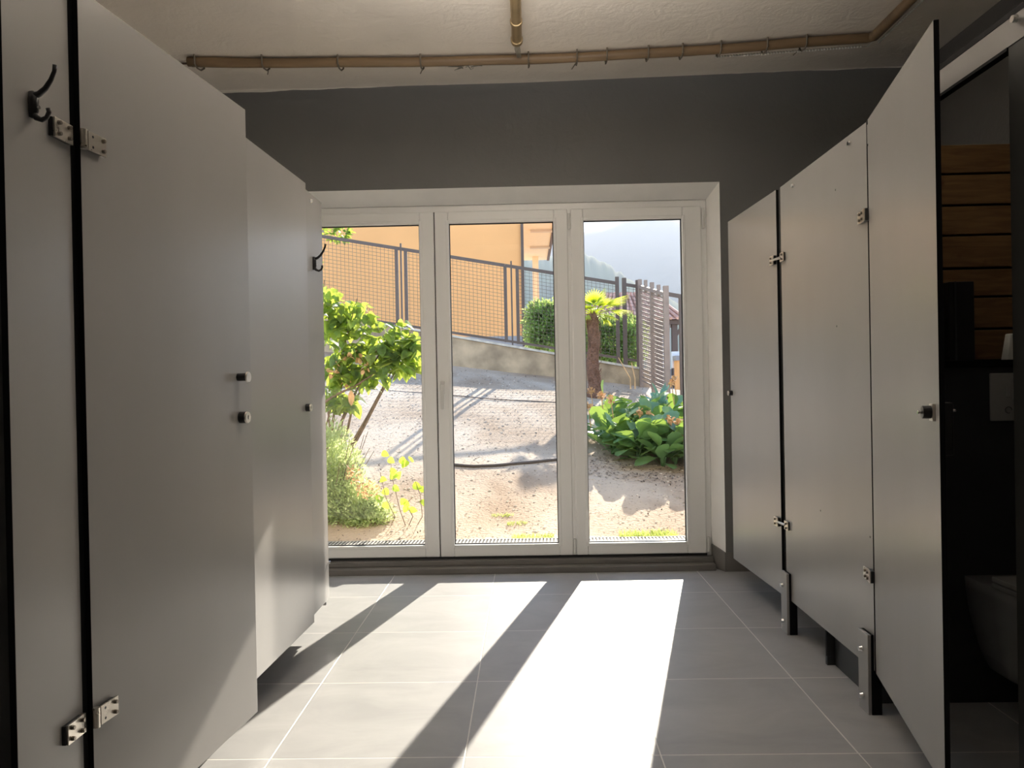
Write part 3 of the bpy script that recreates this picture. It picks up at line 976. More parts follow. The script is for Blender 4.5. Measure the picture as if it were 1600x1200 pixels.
for x in (-1.73, -1.38, -0.98, -0.54, 0.04, 0.30, 0.46, 0.68, 0.86, 1.06, 1.30, 1.50):
    bm = BM(); c = cy(x)
    tube(bm, [(x, c-.055, cz(x)), (x, c-.052, cz(x)-.05), (x, c-.02, cz(x)-.060), (x, c+.03, cz(x)-.052), (x+.004, c+.062, cz(x)-.03), (x, c+.072, cz(x))], .0045, 6)
    if int(x*100) % 3 == 0: cyl(bm, (x, c+.06, cz(x)-.03), (x-.02, c+.10, cz(x)-.045), .003, 6)
    link('clip', bm, 'tie', cond)
bm = BM()
beads = [(x, cy(x)+.060, cz(x)-.040) for x in [1.06 + .0155*i for i in range(50)]]
beads += [(1.900, 4.19-.0155*i, cz(1.9)-.034) for i in range(80)]
for p in beads: sph(bm, p, .0070, 6)
tube(bm, [beads[0], beads[49], (1.86, 4.24, cz(1.9)-.036), beads[-1]], .0025, 6)
bd = link('light_string', bm, 'led'); tag(bd, 'thin string of small white beads along the conduit, turning back at the right', 'light string')
bm = BM()
for i in range(3):
    tube(bm, [(-.36+.03*i, cy(-.3)+.075, 2.905)] + [(-.36+.05*i+random.uniform(-.05, .05), cy(-.3)+.085+random.uniform(-.02, .02), 2.895+random.uniform(-.01, .008)) for _ in range(7)], .0025, 5)
wl = link('wire_tangle', bm, 'wire_white', smooth=True); tag(wl, 'small tangle of loose wire stuck beside the ceiling conduit', 'wire')
# stub pipe
sp_ = empty('brass_pipe', 'brass-coloured pipe stub on the ceiling ending above the window conduit', 'pipe', loc=(-.02, 4.0, 2.885))
bm = BM(); cyl(bm, (-.02, 2.1, 2.885), (-.02, 3.99, 2.885), .026, 20); link('pipe', bm, 'brass', sp_, smooth=False)
for y, r in ((3.985, .031), (3.78, .030)):
    bm = BM(); cyl(bm, (-.02, y-.016, 2.885), (-.02, y+.016, 2.885), r, 20); link('collar', bm, 'brass', sp_, bevel=.003)
bm = BM(); cyl(bm, (-.02, 4.0, 2.885), (-.02, 4.018, 2.885), .020, 16); link('pipe_mouth', bm, 'tie', sp_)
bm = BM()
for i in range(4): tube(bm, [(-.02+.005*(i-1.5), 4.015, 2.885), (-.018+.008*(i-1.5), 4.08, 2.878), (-.01+.006*(i-1.5), 4.17, 2.872)], .0028, 6)
link('wire', bm, 'wire_white', sp_, smooth=True)
child_fix(sp_); child_fix(cond)

# ------------------------------------------------------------------ outside: ground
def gz(x, y):
    if y < 5.25: return 0.09
    h = .09 + .2*(y-5.25)
    xx = max(-4.5, min(3.0, x))
    h -= .129*(xx+.07)*max(0, min(1, (y-5.25)/5.75))
    return h + .012*noise.noise(Vector((x*1.3, y*1.3, 0))) + .004*noise.noise(Vector((x*6, y*6, 3)))
bm = BM()
NX, NY = 120, 130
grid = []
for j in range(NY+1):
    y = 4.972 + (11.05-4.972)*j/NY
    grid.append([bm.verts.new((-5+11*i/NX, y, gz(-5+11*i/NX, y))) for i in range(NX+1)])
for j in range(NY):
    for i in range(NX):
        bm.faces.new((grid[j][i], grid[j][i+1], grid[j+1][i+1], grid[j+1][i]))
gr = link('sandy_slope', bm, 'ground', smooth=True); tag(gr, 'pale sandy slope outside the window rising to the low wall', 'ground', kind='structure')
# canopy above the window outside (out of view, shades the upper glass)
bm = BM(); box(bm, -5, 5, 4.97, 6.02, 2.425, 2.60)
ov = link('canopy_slab', bm, 'white_wall'); tag(ov, kind='structure')
bm = BM(); box(bm, -5, LX-.15, WY, OY2, -.1, 3.1); box(bm, RX+.15, 5, WY, OY2, -.1, 3.1)
struct('wall_outer', bm, 'white_wall')
# drain grate
bm = BM()
box(bm, -1.45, 1.15, 5.075, 5.083, .085, .097); box(bm, -1.45, 1.15, 5.197, 5.205, .085, .097)
for i in range(112):
    x = -1.44 + i*.0232
    hexa(bm, [(x, 5.083, .088), (x+.0095, 5.083, .088), (x+.0145, 5.197, .088), (x+.005, 5.197, .088),
              (x, 5.083, .096), (x+.0095, 5.083, .096), (x+.0145, 5.197, .096), (x+.005, 5.197, .096)])
g_ = link('drain_grate', bm, 'grate'); tag(g_, 'slotted metal drain grate along the foot of the window', 'drain')
bm = BM(); box(bm, -1.45, 1.15, 5.083, 5.197, .0845, .0915); link('drain_channel', bm, 'core', g_)

# retaining wall
def wtop(x): return 1.590 - .192*(x)
bm = BM()
X0, X1 = -4.9, 1.72
hexa(bm, [(X0, 11, 0.2), (X1, 11, 0.2), (X1, 11.22, 0.2), (X0, 11.22, 0.2), (X0, 11, wtop(X0)-.02), (X1, 11, wtop(X1)-.02), (X1, 11.22, wtop(X1)-.02), (X0, 11.22, wtop(X0)-.02)])
rw = link('retaining_wall', bm, 'sand_wall', bevel=.01); tag(rw, 'low stained concrete retaining wall at the top of the slope', 'wall')
bm = BM()
hexa(bm, [(X0, 10.985, wtop(X0)-.02), (X1, 10.985, wtop(X1)-.02), (X1, 11.24, wtop(X1)-.02), (X0, 11.24, wtop(X0)-.02), (X0, 10.985, wtop(X0)+.012), (X1, 10.985, wtop(X1)+.012), (X1, 11.24, wtop(X1)+.012), (X0, 11.24, wtop(X0)+.012)])
link('coping', bm, 'sand_cap', rw)
# lower side wall under the turning fence
bm = BM(); box(bm, 1.64, 1.86, 9.40, 11.22, 0.2, 1.06)
# fence
def rt(x): return 2.722 - .181*x     # top rail height
def rb(x): return 1.658 - .172*x     # bottom rail height
FYY = 11.06
fn = empty('mesh_fence', 'brown wire mesh fence standing on the low concrete wall', 'fence', loc=(0, FYY, 1.6))
def post(parent, x, y, z0, z1, w=.045, d=.045, nm='post', m='fence'):
    bm = BM(); box(bm, x-w/2, x+w/2, y-d/2, y+d/2, z0, z1); return link(nm, bm, m, parent)
segs = [(-4.6, -3.35), (-3.24, -1.82), (-1.70, -0.285), (-0.115, 1.29), (1.40, 1.585)]
for a, b in segs:
    bm = BM(); rod(bm, (a, FYY, rt(a)), (b, FYY, rt(b)), .04, .042); link('top_rail', bm, 'fence', fn)
    bm = BM(); rod(bm, (a, FYY, rb(a)), (b, FYY, rb(b)), .04, .034); link('bottom_rail', bm, 'fence', fn)
    bm = BM()
    n = int((b-a)/.0565)
    for i in range(1, n):
        x = a + (b-a)*i/n
        box(bm, x-.002, x+.002, FYY-.002, FYY+.002, rb(x), rt(x))
    for j in range(1, 21):
        t = j/21
        za, zb = rb(a)+(rt(a)-rb(a))*t, rb(b)+(rt(b)-rb(b))*t
        rod(bm, (a, FYY+.004, za), (b, FYY+.004, zb), .004, .004)
    link('wire_mesh', bm, 'wire', fn)
for x in (-3.35, -3.24, -1.82, -1.69, -0.282, -0.112):
    post(fn, x, FYY, rb(x)-.02, rt(x)+.0)
for x in (-3.295, -1.755, -0.195):
    post(fn, x, FYY-.01, wtop(x)-.03, rt(x)+.075, .022, .03)
for a, b in ((-1.82, -1.69), (-.282, -.112), (-3.35, -3.24)):
    for rr, hh in ((rt, .042), (rb, .034)):
        bm = BM(); rod(bm, (a, FYY, rr(a)), (b, FYY, rr(b)), .035, hh); link('rail_link', bm, 'fence', fn)
for x in (1.295, 1.395, 1.585):
    post(fn, x, FYY, wtop(x)-.02, rt(x)+.09, .058 if x > 1.3 else .05, .05)
child_fix(fn)
# small bushy growth above the rail is added below
# side fence turning towards the camera
sf = empty('slatted_fence', 'brown slatted side fence turning towards the window behind the leafy clump', 'fence', loc=(1.7, 9.5, 1.0))
PA, PB_ = Vector((1.60, 10.95, 0)), Vector((1.70, 9.5, 0))
def st(t): return 2.42 + (2.155-2.42)*t
def sb(t): return 1.05 + (0.93-1.05)*t
for t, w, up in ((0.0, .05, .10), (0.25, .04, .11), (0.50, .05, .10), (0.75, .04, .09), (1.0, .062, .10)):
    p = PA.lerp(PB_, t)
    tall = t in (0.0, .5, 1.0)
    post(sf, p.x, p.y, 0.5 if tall else st(t)-.05, st(t)+up, w, .06, m='lattice')
bm = BM(); rod(bm, (PA.x, PA.y, st(0)), (PB_.x, PB_.y, st(1)), .04, .045); link('top_rail', bm, 'lattice', sf)
for q, (ta, tb) in enumerate(((0.03, .48), (.52, .97))):
    bm = BM()
    for i in range(13):
        t = ta + (tb-ta)*i/12
        p = PA.lerp(PB_, t)
        box(bm, p.x-.003, p.x+.003, p.y-.003, p.y+.003, sb(t), st(t))
    a, b = PA.lerp(PB_, ta), PA.lerp(PB_, tb)
    for j in range(1, 24):
        u = j/24
        rod(bm, (a.x, a.y, sb(ta)+(st(ta)-sb(ta))*u), (b.x, b.y, sb(tb)+(st(tb)-sb(tb))*u), .006, .018)
    link('slat_panel', bm, 'lattice', sf)
child_fix(sf)
rf = empty('mesh_fence', 'short run of brown mesh fence at the far right of the window view', 'fence', loc=(2.0, 9.5, 1.0))
bm = BM(); rod(bm, (1.73, 9.5, 2.155), (3.6, 9.5, 1.78), .045, .045); link('top_rail', bm, 'fence', rf)
post(rf, 1.885, 9.5, .55, 2.12, .06, .05); post(rf, 3.0, 9.5, .4, 1.9, .05, .05)
bm = BM()
for i in range(24):
    x = 1.95 + i*.056; box(bm, x-.0025, x+.0025, 9.497, 9.503, .7, 2.11-.2*(x-1.9))
for j in range(24): rod(bm, (1.9, 9.504, .75+.056*j), (3.0, 9.504, .55+.056*j), .005, .005)
link('wire_mesh', bm, 'wire', rf)
child_fix(rf)

# ------------------------------------------------------------------ outside: buildings
ob = empty('orange_building', 'orange rendered building beyond the fence with an overhanging cream roof', 'building', loc=(-6, 20.2, .85))
bm = BM(); box(bm, -18, -0.092, 20.2, 30, 2.28, 5.45); link('wall', bm, 'orange', ob)
bm = BM(); box(bm, -18.0, -0.075, 20.17, 30, 0.6, 2.28); link('plinth', bm, 'grey_base', ob)
bm = BM(); box(bm, -0.095, -0.022, 20.12, 20.20, 2.0, 5.45); link('corner_strip', bm, 'dark_wood', ob)  # dark upright strip along the right corner
bm = BM(); box(bm, -0.09, 0.90, 22.6, 32.0, 6.02, 6.4); link('roof_slab', bm, 'cream', ob)
for y in (25.4, 28.6):
    bm = BM(); box(bm, .20, .93, y, y+.2, 5.94, 6.02); link('beam', bm, 'cream_dark', ob)
bm = BM(); box(bm, .90, 1.0, 22.6, 32.05, 5.99, 6.42); link('gutter', bm, 'dark_wood', ob)
bm = BM(); box(bm, .30, .54, 31.0, 31.24, .8, 6.02); link('pillar', bm, 'cream', ob)
child_fix(ob)

hs = empty('tiled_house', 'small house with a terracotta tiled roof behind the side fence', 'house', loc=(2.9, 21, .8))
def roof():
    bm = BM()
    ex0, ex1, ey0, ey1, ez = 1.05, 4.05, 20.0, 23.4, 2.62
    rx0, rx1, ry, rz = 1.9, 3.42, 21.4, 3.42
    P = [Vector(p) for p in ((ex0, ey0, ez), (ex1, ey0, ez), (ex1, ey1, ez), (ex0, ey1, ez), (rx0, ry, rz), (rx1, ry, rz))]
    v = [bm.verts.new(p) for p in P]
    for f in ((0, 1, 5, 4), (1, 2, 5), (2, 3, 4, 5), (3, 0, 4), (3, 2, 1, 0)): bm.faces.new([v[i] for i in f])
    # rows of barrel tiles on the camera side and the right side
    def rows(a, b, c, d, n):
        for i in range(n+1):
            t = i/n
            p, q_ = a.lerp(b, t), d.lerp(c, t)
            tube(bm, [p+Vector((0, -.02, .02)), q_+Vector((0, -.02, .03))], .045, 6)
    rows(P[0], P[1], P[5], P[4], 17)
    for i in range(9):
        t = i/9
        tube(bm, [P[1].lerp(P[2], t)+Vector((0, 0, .02)), P[5]+Vector((0, 0, .04))], [.045, .02], 6)
    return bm
link('roof', roof(), 'tile_roof', hs)
bm = BM(); box(bm, 1.15, 3.98, 20.08, 23.3, 2.50, 2.60); link('eaves', bm, 'dark_wood', hs)
bm = BM(); box(bm, 3.52, 3.74, 20.4, 23.0, 1.35, 2.52); link('wall', bm, 'white_wall', hs)
bm = BM(); box(bm, 3.50, 3.95, 20.3, 23.0, .6, 1.35); link('plinth', bm, 'grey_base', hs)
for x in (2.1, 2.75, 3.42, 3.82):
    bm = BM(); box(bm, x-.07, x+.07, 20.15, 20.3, .6, 2.5); rod(bm, (x, 20.2, 2.15), (x+.22, 20.2, 2.48), .07, .07); link('timber_post', bm, 'dark_wood', hs)
child_fix(hs)
ow = empty('garden_wall', 'low orange wall with white band at the right edge of the view', 'wall', loc=(3, 13, .5))
bm = BM(); box(bm, 2.49, 5.0, 13.0, 13.25, .2, 1.42); link('wall', bm, 'orange', ow)
bm = BM(); box(bm, 2.47, 5.0, 12.98, 13.27, 1.42, 1.50); link('coping', bm, 'grey_base', ow)
bm = BM(); box(bm, 2.47, 5.0, 13.3, 13.4, 1.3, 1.58); link('upper_band', bm, 'white_wall', ow)
child_fix(ow)
bm = BM(); box(bm, -12, 14, 11.2, 60, 0.3, 0.85)
tf = link('far_terrace', bm, 'stone_far'); tag(tf, 'ground beyond the fence', 'ground', kind='structure')
bm = BM()
hexa(bm, [(-6, 11.22, .5), (1.6, 11.22, .5), (1.6, 12.57, .5), (-6, 12.57, .5), (-6, 11.22, 2.2), (1.6, 11.22, 1.22), (1.6, 12.57, 1.22), (-6, 12.57, 2.2)])
tf2 = link('planting_bed', bm, 'stone_far'); tag(tf2, 'raised ground between the fence and the orange building', 'ground', kind='structure')
bm = BM(); box(bm, 1.60, 3.2, 9.55, 11.2, -.2, .78); tf3 = link('side_bed', bm, 'ground'); tag(tf3, 'ground beside the side fence', 'ground', kind='structure')

# ------------------------------------------------------------------ hills
def hill(name, label, prof, y, depth, m, jag=0, n=90):
    bm = BM()
    xs_ = [prof[0][0] + (prof[-1][0]-prof[0][0])*i/n for i in range(n+1)]
    def h(x):
        for (xa, za), (xb, zb) in zip(prof, prof[1:]):
            if xa <= x <= xb:
                t = (x-xa)/(xb-xa); return za + (zb-za)*t
        return prof[-1][1]
    rows = []
    K = 12
    for k in range(K+1):
        t = k/K
        row = []
        for x in xs_:
            hh = h(x) + jag*noise.noise(Vector((x*.35, 5, 0)))*(1+.8*noise.noise(Vector((x*1.7, 9, 0))))
            z = -20 + (hh+20)*math.sin(t*math.pi/2)
            yy = y - depth*(1-t) + 0.02*depth*noise.noise(Vector((x*.02, t*5, 0)))
            row.append(bm.verts.new((x, yy, z + (0 if k in (0, K) else hh*.05*noise.noise(Vector((x*.05, t*4, 1)))))))
        rows.append(row)
    back = [bm.verts.new((x, y+depth, -20)) for x in xs_]
    rows.append(back)
    for a, b in zip(rows, rows[1:]):
        for i in range(n): bm.faces.new((a[i], a[i+1], b[i+1], b[i]))
    o = link(name, bm, m, smooth=True); tag(o, label, 'hill', kind='structure')
    return o
hill('mountain', 'pale hazy mountain peak filling the sky behind the right pane', [(-420, 60), (-120, 96), (0, 103), (44, 110), (70, 117), (91, 125), (99, 124), (122, 111), (180, 92), (420, 30)], 600, 160, 'rock_hill', jag=1.2)
hill('wooded_hill', 'nearer blue-green wooded hill sloping down to the right', [(-260, 100), (-60, 88), (-1, 74), (15, 72), (33, 71), (44, 66.5), (57, 57.5), (70, 50), (100, 36), (200, 10)], 450, 110, 'green_hill', jag=2.2, n=420)
# haze over the valley
bm = BM(); box(bm, -500, 520, 275, 640, -25, 132)
hz_ = link('valley_haze', bm, None, mats=[])
hm = D.materials.new('valley_haze'); hm.use_nodes = True
hn = hm.node_tree.nodes; hn.clear()
ho = hn.new('ShaderNodeOutputMaterial'); hv = hn.new('ShaderNodeVolumeScatter')
hv.inputs['Color'].default_value = (0.76, 0.82, 0.92, 1)
hv.inputs['Density'].default_value = 0.0042
hv.inputs['Anisotropy'].default_value = 0.1
hm.node_tree.links.new(hv.outputs[0], ho.inputs['Volume'])
hz_.data.materials.clear(); hz_.data.materials.append(hm)
tag(hz_, 'bluish morning haze lying over the valley before the mountains', 'haze', kind='stuff')

# ------------------------------------------------------------------ plants
def scatter_leaves(bm, centers, count, L, W, shape, spread=1.0, upb=0.3, bend=.3, dirb=None):
    for _ in range(count):
        c, r = random.choice(centers)
        while True:
            v = rv()
            if v.length <= 1: break
        v = v.normalized()*(v.length**.5)
        p = Vector(c) + Vector((v.x*r[0], v.y*r[1], v.z*r[2]))
        d = (v + rv(.9)*spread + Vector((0, 0, upb)))
        if dirb: d += Vector(dirb)
        l = L*random.uniform(.6, 1.25)
        leaf(bm, p, d, Vector((0, 0, 1))+rv(.8), l, W*l/L, shape, bend)

# tall leafy shrub on the left
sh = empty('leafy_shrub', 'tall leafy shrub with large bright green leaves behind the left pane', 'shrub', loc=(-1.55, 6.3, gz(-1.55, 6.3)))
base = Vector((-1.62, 6.35, gz(-1.62, 6.35)-.02))
tips = [(-1.60, 6.2, 1.98), (-1.33, 6.15, 1.82), (-1.02, 6.25, 1.66), (-0.92, 6.2, 1.55), (-1.15, 6.1, 1.45), (-1.45, 6.3, 1.55), (-1.30, 6.2, 1.20), (-1.5, 6.1, 1.10), (-0.98, 6.2, 1.32)]
bm = BM()
for tp in tips:
    tp = Vector(tp); mid = base.lerp(tp, .5) + Vector((-.06, 0, -.03)) + rv(.04)
    tube(bm, [base, base.lerp(mid, .6)+rv(.02), mid, mid.lerp(tp, .55)+rv(.03), tp], [.014, .012, .009, .006, .003], 7)
tube(bm, [(-1.75, 6.1, .90), (-1.50, 6.05, 1.06), (-1.34, 6.05, 1.13), (-1.2, 6.08, 1.22)], [.012, .010, .008, .004], 7)
link('branches', bm, 'bark', sh, smooth=True)
bm = BM()
cl = [((-1.58, 6.2, 1.75), (.16, .15, .2)), ((-1.36, 6.2, 1.68), (.18, .15, .15)), ((-1.05, 6.2, 1.50), (.17, .15, .15)), ((-1.22, 6.2, 1.38), (.24, .15, .15)),
      ((-1.50, 6.2, 1.42), (.2, .15, .25)), ((-1.02, 6.2, 1.33), (.17, .12, .12)), ((-1.35, 6.2, 1.22), (.25, .12, .10)), ((-1.50, 6.15, 1.02), (.16, .1, .12)), ((-.90, 6.2, 1.42), (.07, .1, .12))]
for c, r in cl:
    for _ in range(int(50 + 1700*r[0]*r[2])):
        while True:
            v = rv()
            if v.length <= 1: break
        p = Vector(c) + Vector((v.x*r[0], v.y*r[1], v.z*r[2]))
        l = random.uniform(.06, .125)
        d = Vector((random.uniform(-1, 1), random.uniform(-.8, .8), random.uniform(-1.0, .35)))
        leaf(bm, p, d, Vector((random.uniform(-.6, .6), random.uniform(-1.1, .3), 1)), l, l*.75, 'heart', bend=.3, fold=.22)
link('foliage', bm, 'leaf_bright', sh)
bm = BM()
for c in ((-1.45, 6.1, 1.33), (-1.35, 6.1, 1.36), (-1.42, 6.1, 1.14), (-1.27, 6.1, 1.27), (-1.50, 6.1, 1.24)):
    for _ in range(9):
        l = random.uniform(.03, .06); leaf(bm, Vector(c)+rv(.035), rv(), rv()+Vector((0, 0, 1)), l, l*.8, 'oval')
link('dry_blossom', bm, 'dry', sh)
bm = BM()
leaf(bm, Vector((-1.36, 6.0, 1.10)), Vector((.05, -.1, -1)), Vector((.3, -1, .2)), .12, .05, 'oval', .35, .5)
link('withered_leaf', bm, 'dry', sh)
child_fix(sh)

# rounded shrub near the glass
rs = empty('rounded_shrub', 'dense rounded light green shrub low behind the left pane', 'shrub', loc=(-1.5, 5.75, .1))
bm = BM()
cl2 = [((-1.58, 5.72, .36), (.34, .26, .30)), ((-1.52, 5.72, .62), (.24, .22, .28)), ((-1.30, 5.66, .26), (.24, .22, .20)), ((-1.16, 5.62, .19), (.17, .17, .12)), ((-1.42, 5.66, .45), (.24, .2, .26))]
for c, r in cl2:
    for _ in range(3600):
        v = rv().normalized()*random.uniform(.5, 1.05)
        p = Vector(c) + Vector((v.x*r[0], v.y*r[1], v.z*r[2]))
        if p.z < .1: continue
        l = random.uniform(.022, .042)
        leaf(bm, p, v + rv(.7) + Vector((0, 0, .6)), rv()+Vector((0, 0, .6)), l, l*.42, 'small', .2)
link('foliage', bm, 'leaf_shrub', rs)
bm = BM()
for _ in range(150):
    c = random.choice([(-1.24, 5.42, .52), (-1.17, 5.42, .44), (-1.10, 5.42, .40)])
    l = random.uniform(.02, .04); leaf(bm, Vector(c)+Vector((rv().x*.06, rv().y*.05, rv().z*.05)), rv(), rv(), l, l*.5, 'small', .2)
link('rusty_twigs', bm, 'rust', rs)
bm = BM()
for _ in range(26): 
    a = Vector((-1.45, 5.72, .1)); v = Vector((random.uniform(-.35, .35), random.uniform(-.25, .2), random.uniform(.3, .7)))
    tube(bm, [a, a+v*.5+rv(.02), a+v], [.006, .004, .002], 5)
link('twigs', bm, 'bark', rs)
child_fix(rs)

# lime shoots with round leaves in front of the rounded shrub
vs_ = empty('lime_shoots', 'thin shoots with round lime leaves low in the left pane', 'plant', loc=(-1.0, 5.5, .1))
bm = BM(); bl = BM()
def px(u, v, y):   # place a leaf from the survey of the slope; y is its real distance
    return Vector(((u-823)/1220*y - .0, y, CAMH + (588-v)/1220*y))
stems = [[(632, 840), (620, 790), (608, 735), (607, 715)], [(628, 850), (640, 800), (630, 780), (640, 770)], [(600, 850), (612, 800), (598, 770), (590, 730)], [(640, 850), (655, 800), (652, 765), (645, 745)]]
for s_ in stems:
    pts = [px(u, v, 5.5) for u, v in s_]; pts[0].z = .09
    tube(bm, pts, [.004, .003, .0025, .002], 6)
for (u, v) in [(592, 702), (603, 708), (620, 704), (635, 710), (640, 706), (604, 728), (610, 735), (617, 740), (612, 750), (590, 738), (644, 748), (651, 758), (657, 770), (661, 776), (620, 775), (630, 780), (622, 790), (638, 788), (596, 760), (586, 770), (600, 778)]:
    l = random.uniform(.05, .075)
    leaf(bl, px(u-2, v, 5.5)+rv(.02), Vector((random.uniform(-.4, 1), random.uniform(-.4, .4), random.uniform(-.5, .4))), Vector((rv().x*.5, -1, .5)), l, l*.85, 'heart', .2)
link('stem', bm, 'bark', vs_); link('foliage', bl, 'leaf_lime', vs_)
child_fix(vs_)

# vine above the fence, far left
bm = BM(); scatter_leaves(bm, [((-2.72, 11.2, 3.33), (.22, .12, .12)), ((-3.1, 11.2, 3.4), (.4, .15, .2))], 260, .09, .06, 'heart')
scatter_leaves(bm, [((-3.1, 11.2, 2.7), (.15, .12, .6))], 200, .09, .06, 'heart')
vi = link('climbing_vine', bm, 'leaf_bright'); tag(vi, 'yellow-green vine leaves showing above the fence rail at the far left', 'vine')

# palm
PX, PY = 0.855, 9.9
pm = empty('young_palm', 'young fan palm with a shaggy brown trunk in front of the low wall', 'palm', loc=(PX, PY, gz(PX, PY)))
bm = BM(); pb = gz(PX, PY) - .05
tube(bm, [(PX-.01 + .015*math.sin(i), PY, pb + i*.1) for i in range(12)], [.125, .10, .088, .082, .078, .078, .076, .075, .074, .076, .082, .06], 16)
for v in bm.verts: v.co += rv(.008)
for _ in range(260):
    t = random.random(); a = random.uniform(0, 6.28); r = .078
    leaf(bm, Vector((PX+r*math.cos(a), PY+r*math.sin(a), pb+.08+t*1.02)), Vector((math.cos(a)*.5, math.sin(a)*.5, 1)), Vector((math.cos(a), math.sin(a), 0)), .05, .018, 'blade', -.1)
link('trunk', bm, 'palm_bark', pm, smooth=True)
crown = Vector((PX, PY, pb+1.10))
for k, (ang, el, L) in enumerate([(0.15, 1.25, .36), (1.0, .95, .34), (2.0, 1.0, .33), (2.9, .75, .36), (-.4, .55, .50), (0.35, .45, .46), (3.5, .35, .36), (-.2, .15, .48), (1.4, .35, .4), (2.6, .1, .36), (4.3, .35, .36), (5.2, .5, .42), (4.7, 1.0, .36), (5.8, -.15, .34), (3.2, -.35, .28), (3.9, -.25, .28), (0.1, -.45, .30)]):
    bm = BM()
    d = Vector((math.cos(ang)*math.cos(el), math.sin(ang)*math.cos(el)*.9, math.sin(el)))
    stalk = crown + d*(L*.42)
    tube(bm, [crown, stalk], [.008, .005], 6)
    s = d.cross(Vector((0, 0, 1))).normalized(); nn = s.cross(d).normalized()
    for j in range(15):
        a = (j-7)/7*1.05
        dd = d*math.cos(a) + s*math.sin(a)
        leaf(bm, stalk, dd, nn, L*.62*(1-.18*abs(a)), .026, 'blade', .22+.12*abs(a), .3)
    link('frond', bm, 'palm_leaf', pm)
child_fix(pm)

# hedges beyond the fence
def hedge(label, c, r, n, L=.05):
    o = empty('hedge_bush', label, 'hedge', 'bushes beyond the fence', (c[0], c[1], .85))
    bm = BM()
    for _ in range(n):
        v = rv()
        v = v/((abs(v.x)**3+abs(v.y)**3+abs(v.z)**3)**(1/3))*random.uniform(.35, 1.0)
        p = Vector(c) + Vector((v.x*r[0], v.y*r[1], v.z*r[2])) + rv(.04)
        l = L*random.uniform(.6, 1.4)
        leaf(bm, p, v+rv(.9)+Vector((0, 0, .4)), rv()+Vector((0, 0, .8)), l, l*.55, 'small', .2)
    link('foliage', bm, 'leaf_hedge', o)
    bm = BM()
    for _ in range(9):
        a = Vector((c[0]+random.uniform(-.5, .5)*r[0], c[1], .86)); tube(bm, [a, a+Vector((random.uniform(-.1, .1), 0, (c[2]-.86)))], [.02, .012], 6)
    tag(link('stems', bm, 'bark', o), kind='stuff'); child_fix(o)
hedge('clipped hedge bush behind the fence beside the orange building', (0.34, 12.9, 2.02), (.36, .22, .42), 8000, .06)
hedge('hedge bush behind the palm trunk beyond the fence', (1.42, 12.9, 1.75), (.55, .22, .44), 9000, .06)
hedge('small hedge bush behind the fence left of the palm', (0.92, 13.4, 1.65), (.26, .2, .36), 4000, .06)

# broad-leaved clump
bc = empty('broad_leaved_clump', 'large clump of broad-leaved plants on the slope behind the right pane', 'plant', loc=(1.25, 7.6, gz(1.25, 7.6)))
bm = BM()
ros = [(1.05, 7.05), (1.30, 6.95), (1.52, 7.0), (.86, 7.35), (1.12, 7.45), (1.38, 7.4), (1.62, 7.45), (.82, 7.9), (1.05, 7.95), (1.3, 7.9), (1.58, 7.95), (1.0, 8.4), (1.28, 8.35), (1.55, 8.45), (1.78, 7.8), (1.8, 7.2), (.74, 7.6), (1.72, 8.3), (.92, 7.15), (1.18, 6.88), (1.42, 6.86), (1.62, 6.84), (.98, 7.0), (.78, 7.25), (1.2, 7.2), (1.45, 7.2)]
for (x, y) in ros:
    g = gz(x, y)
    h = random.uniform(.12, .34)
    for k in range(random.randint(17, 22)):
        a = k*2.4 + random.uniform(-.4, .4)
        el = random.uniform(.05, 1.15)
        d = Vector((math.cos(a)*math.cos(el), math.sin(a)*math.cos(el), math.sin(el)))
        L = random.uniform(.18, .29)
        p0 = Vector((x, y, g)) + Vector((math.cos(a)*.03, math.sin(a)*.03, h*random.uniform(.05, 1)))
        leaf(bm, p0, d, Vector((0, 0, 1))+rv(.5), L, L*random.uniform(.5, .62), 'paddle', random.uniform(.05, .45), .18)
link('foliage', bm, 'leaf_broad', bc, smooth=True)
bm = BM()
for (x, y) in ros:
    for k in range(5):
        a = random.uniform(0, 6.28); g = gz(x, y)-.02
        tube(bm, [(x, y, g), (x+.05*math.cos(a), y+.05*math.sin(a), g+.2)], [.012, .007], 6)
tag(link('stems', bm, 'leaf_broad', bc, smooth=True), kind='stuff')
for (u, v, y) in [(938, 616, 7.6), (953, 622, 7.5), (996, 642, 7.2), (1012, 645, 7.2), (1045, 655, 6.95), (1060, 660, 6.95), (1063, 682, 6.9), (1070, 675, 6.9), (917, 630, 7.5), (1048, 600, 8.3), (1052, 592, 8.3), (922, 608, 8.2)]:
    bm = BM(); c = px(u, v, y)
    for _ in range(26):
        l = random.uniform(.02, .045); leaf(bm, c+rv(.022), rv(), rv(), l, l*.7, 'oval', .5)
    tube(bm, [c, c+Vector((.03, .04, -.22))], [.004, .006], 6)
    link('dry_flower_head', bm, 'dry', bc)
child_fix(bc)
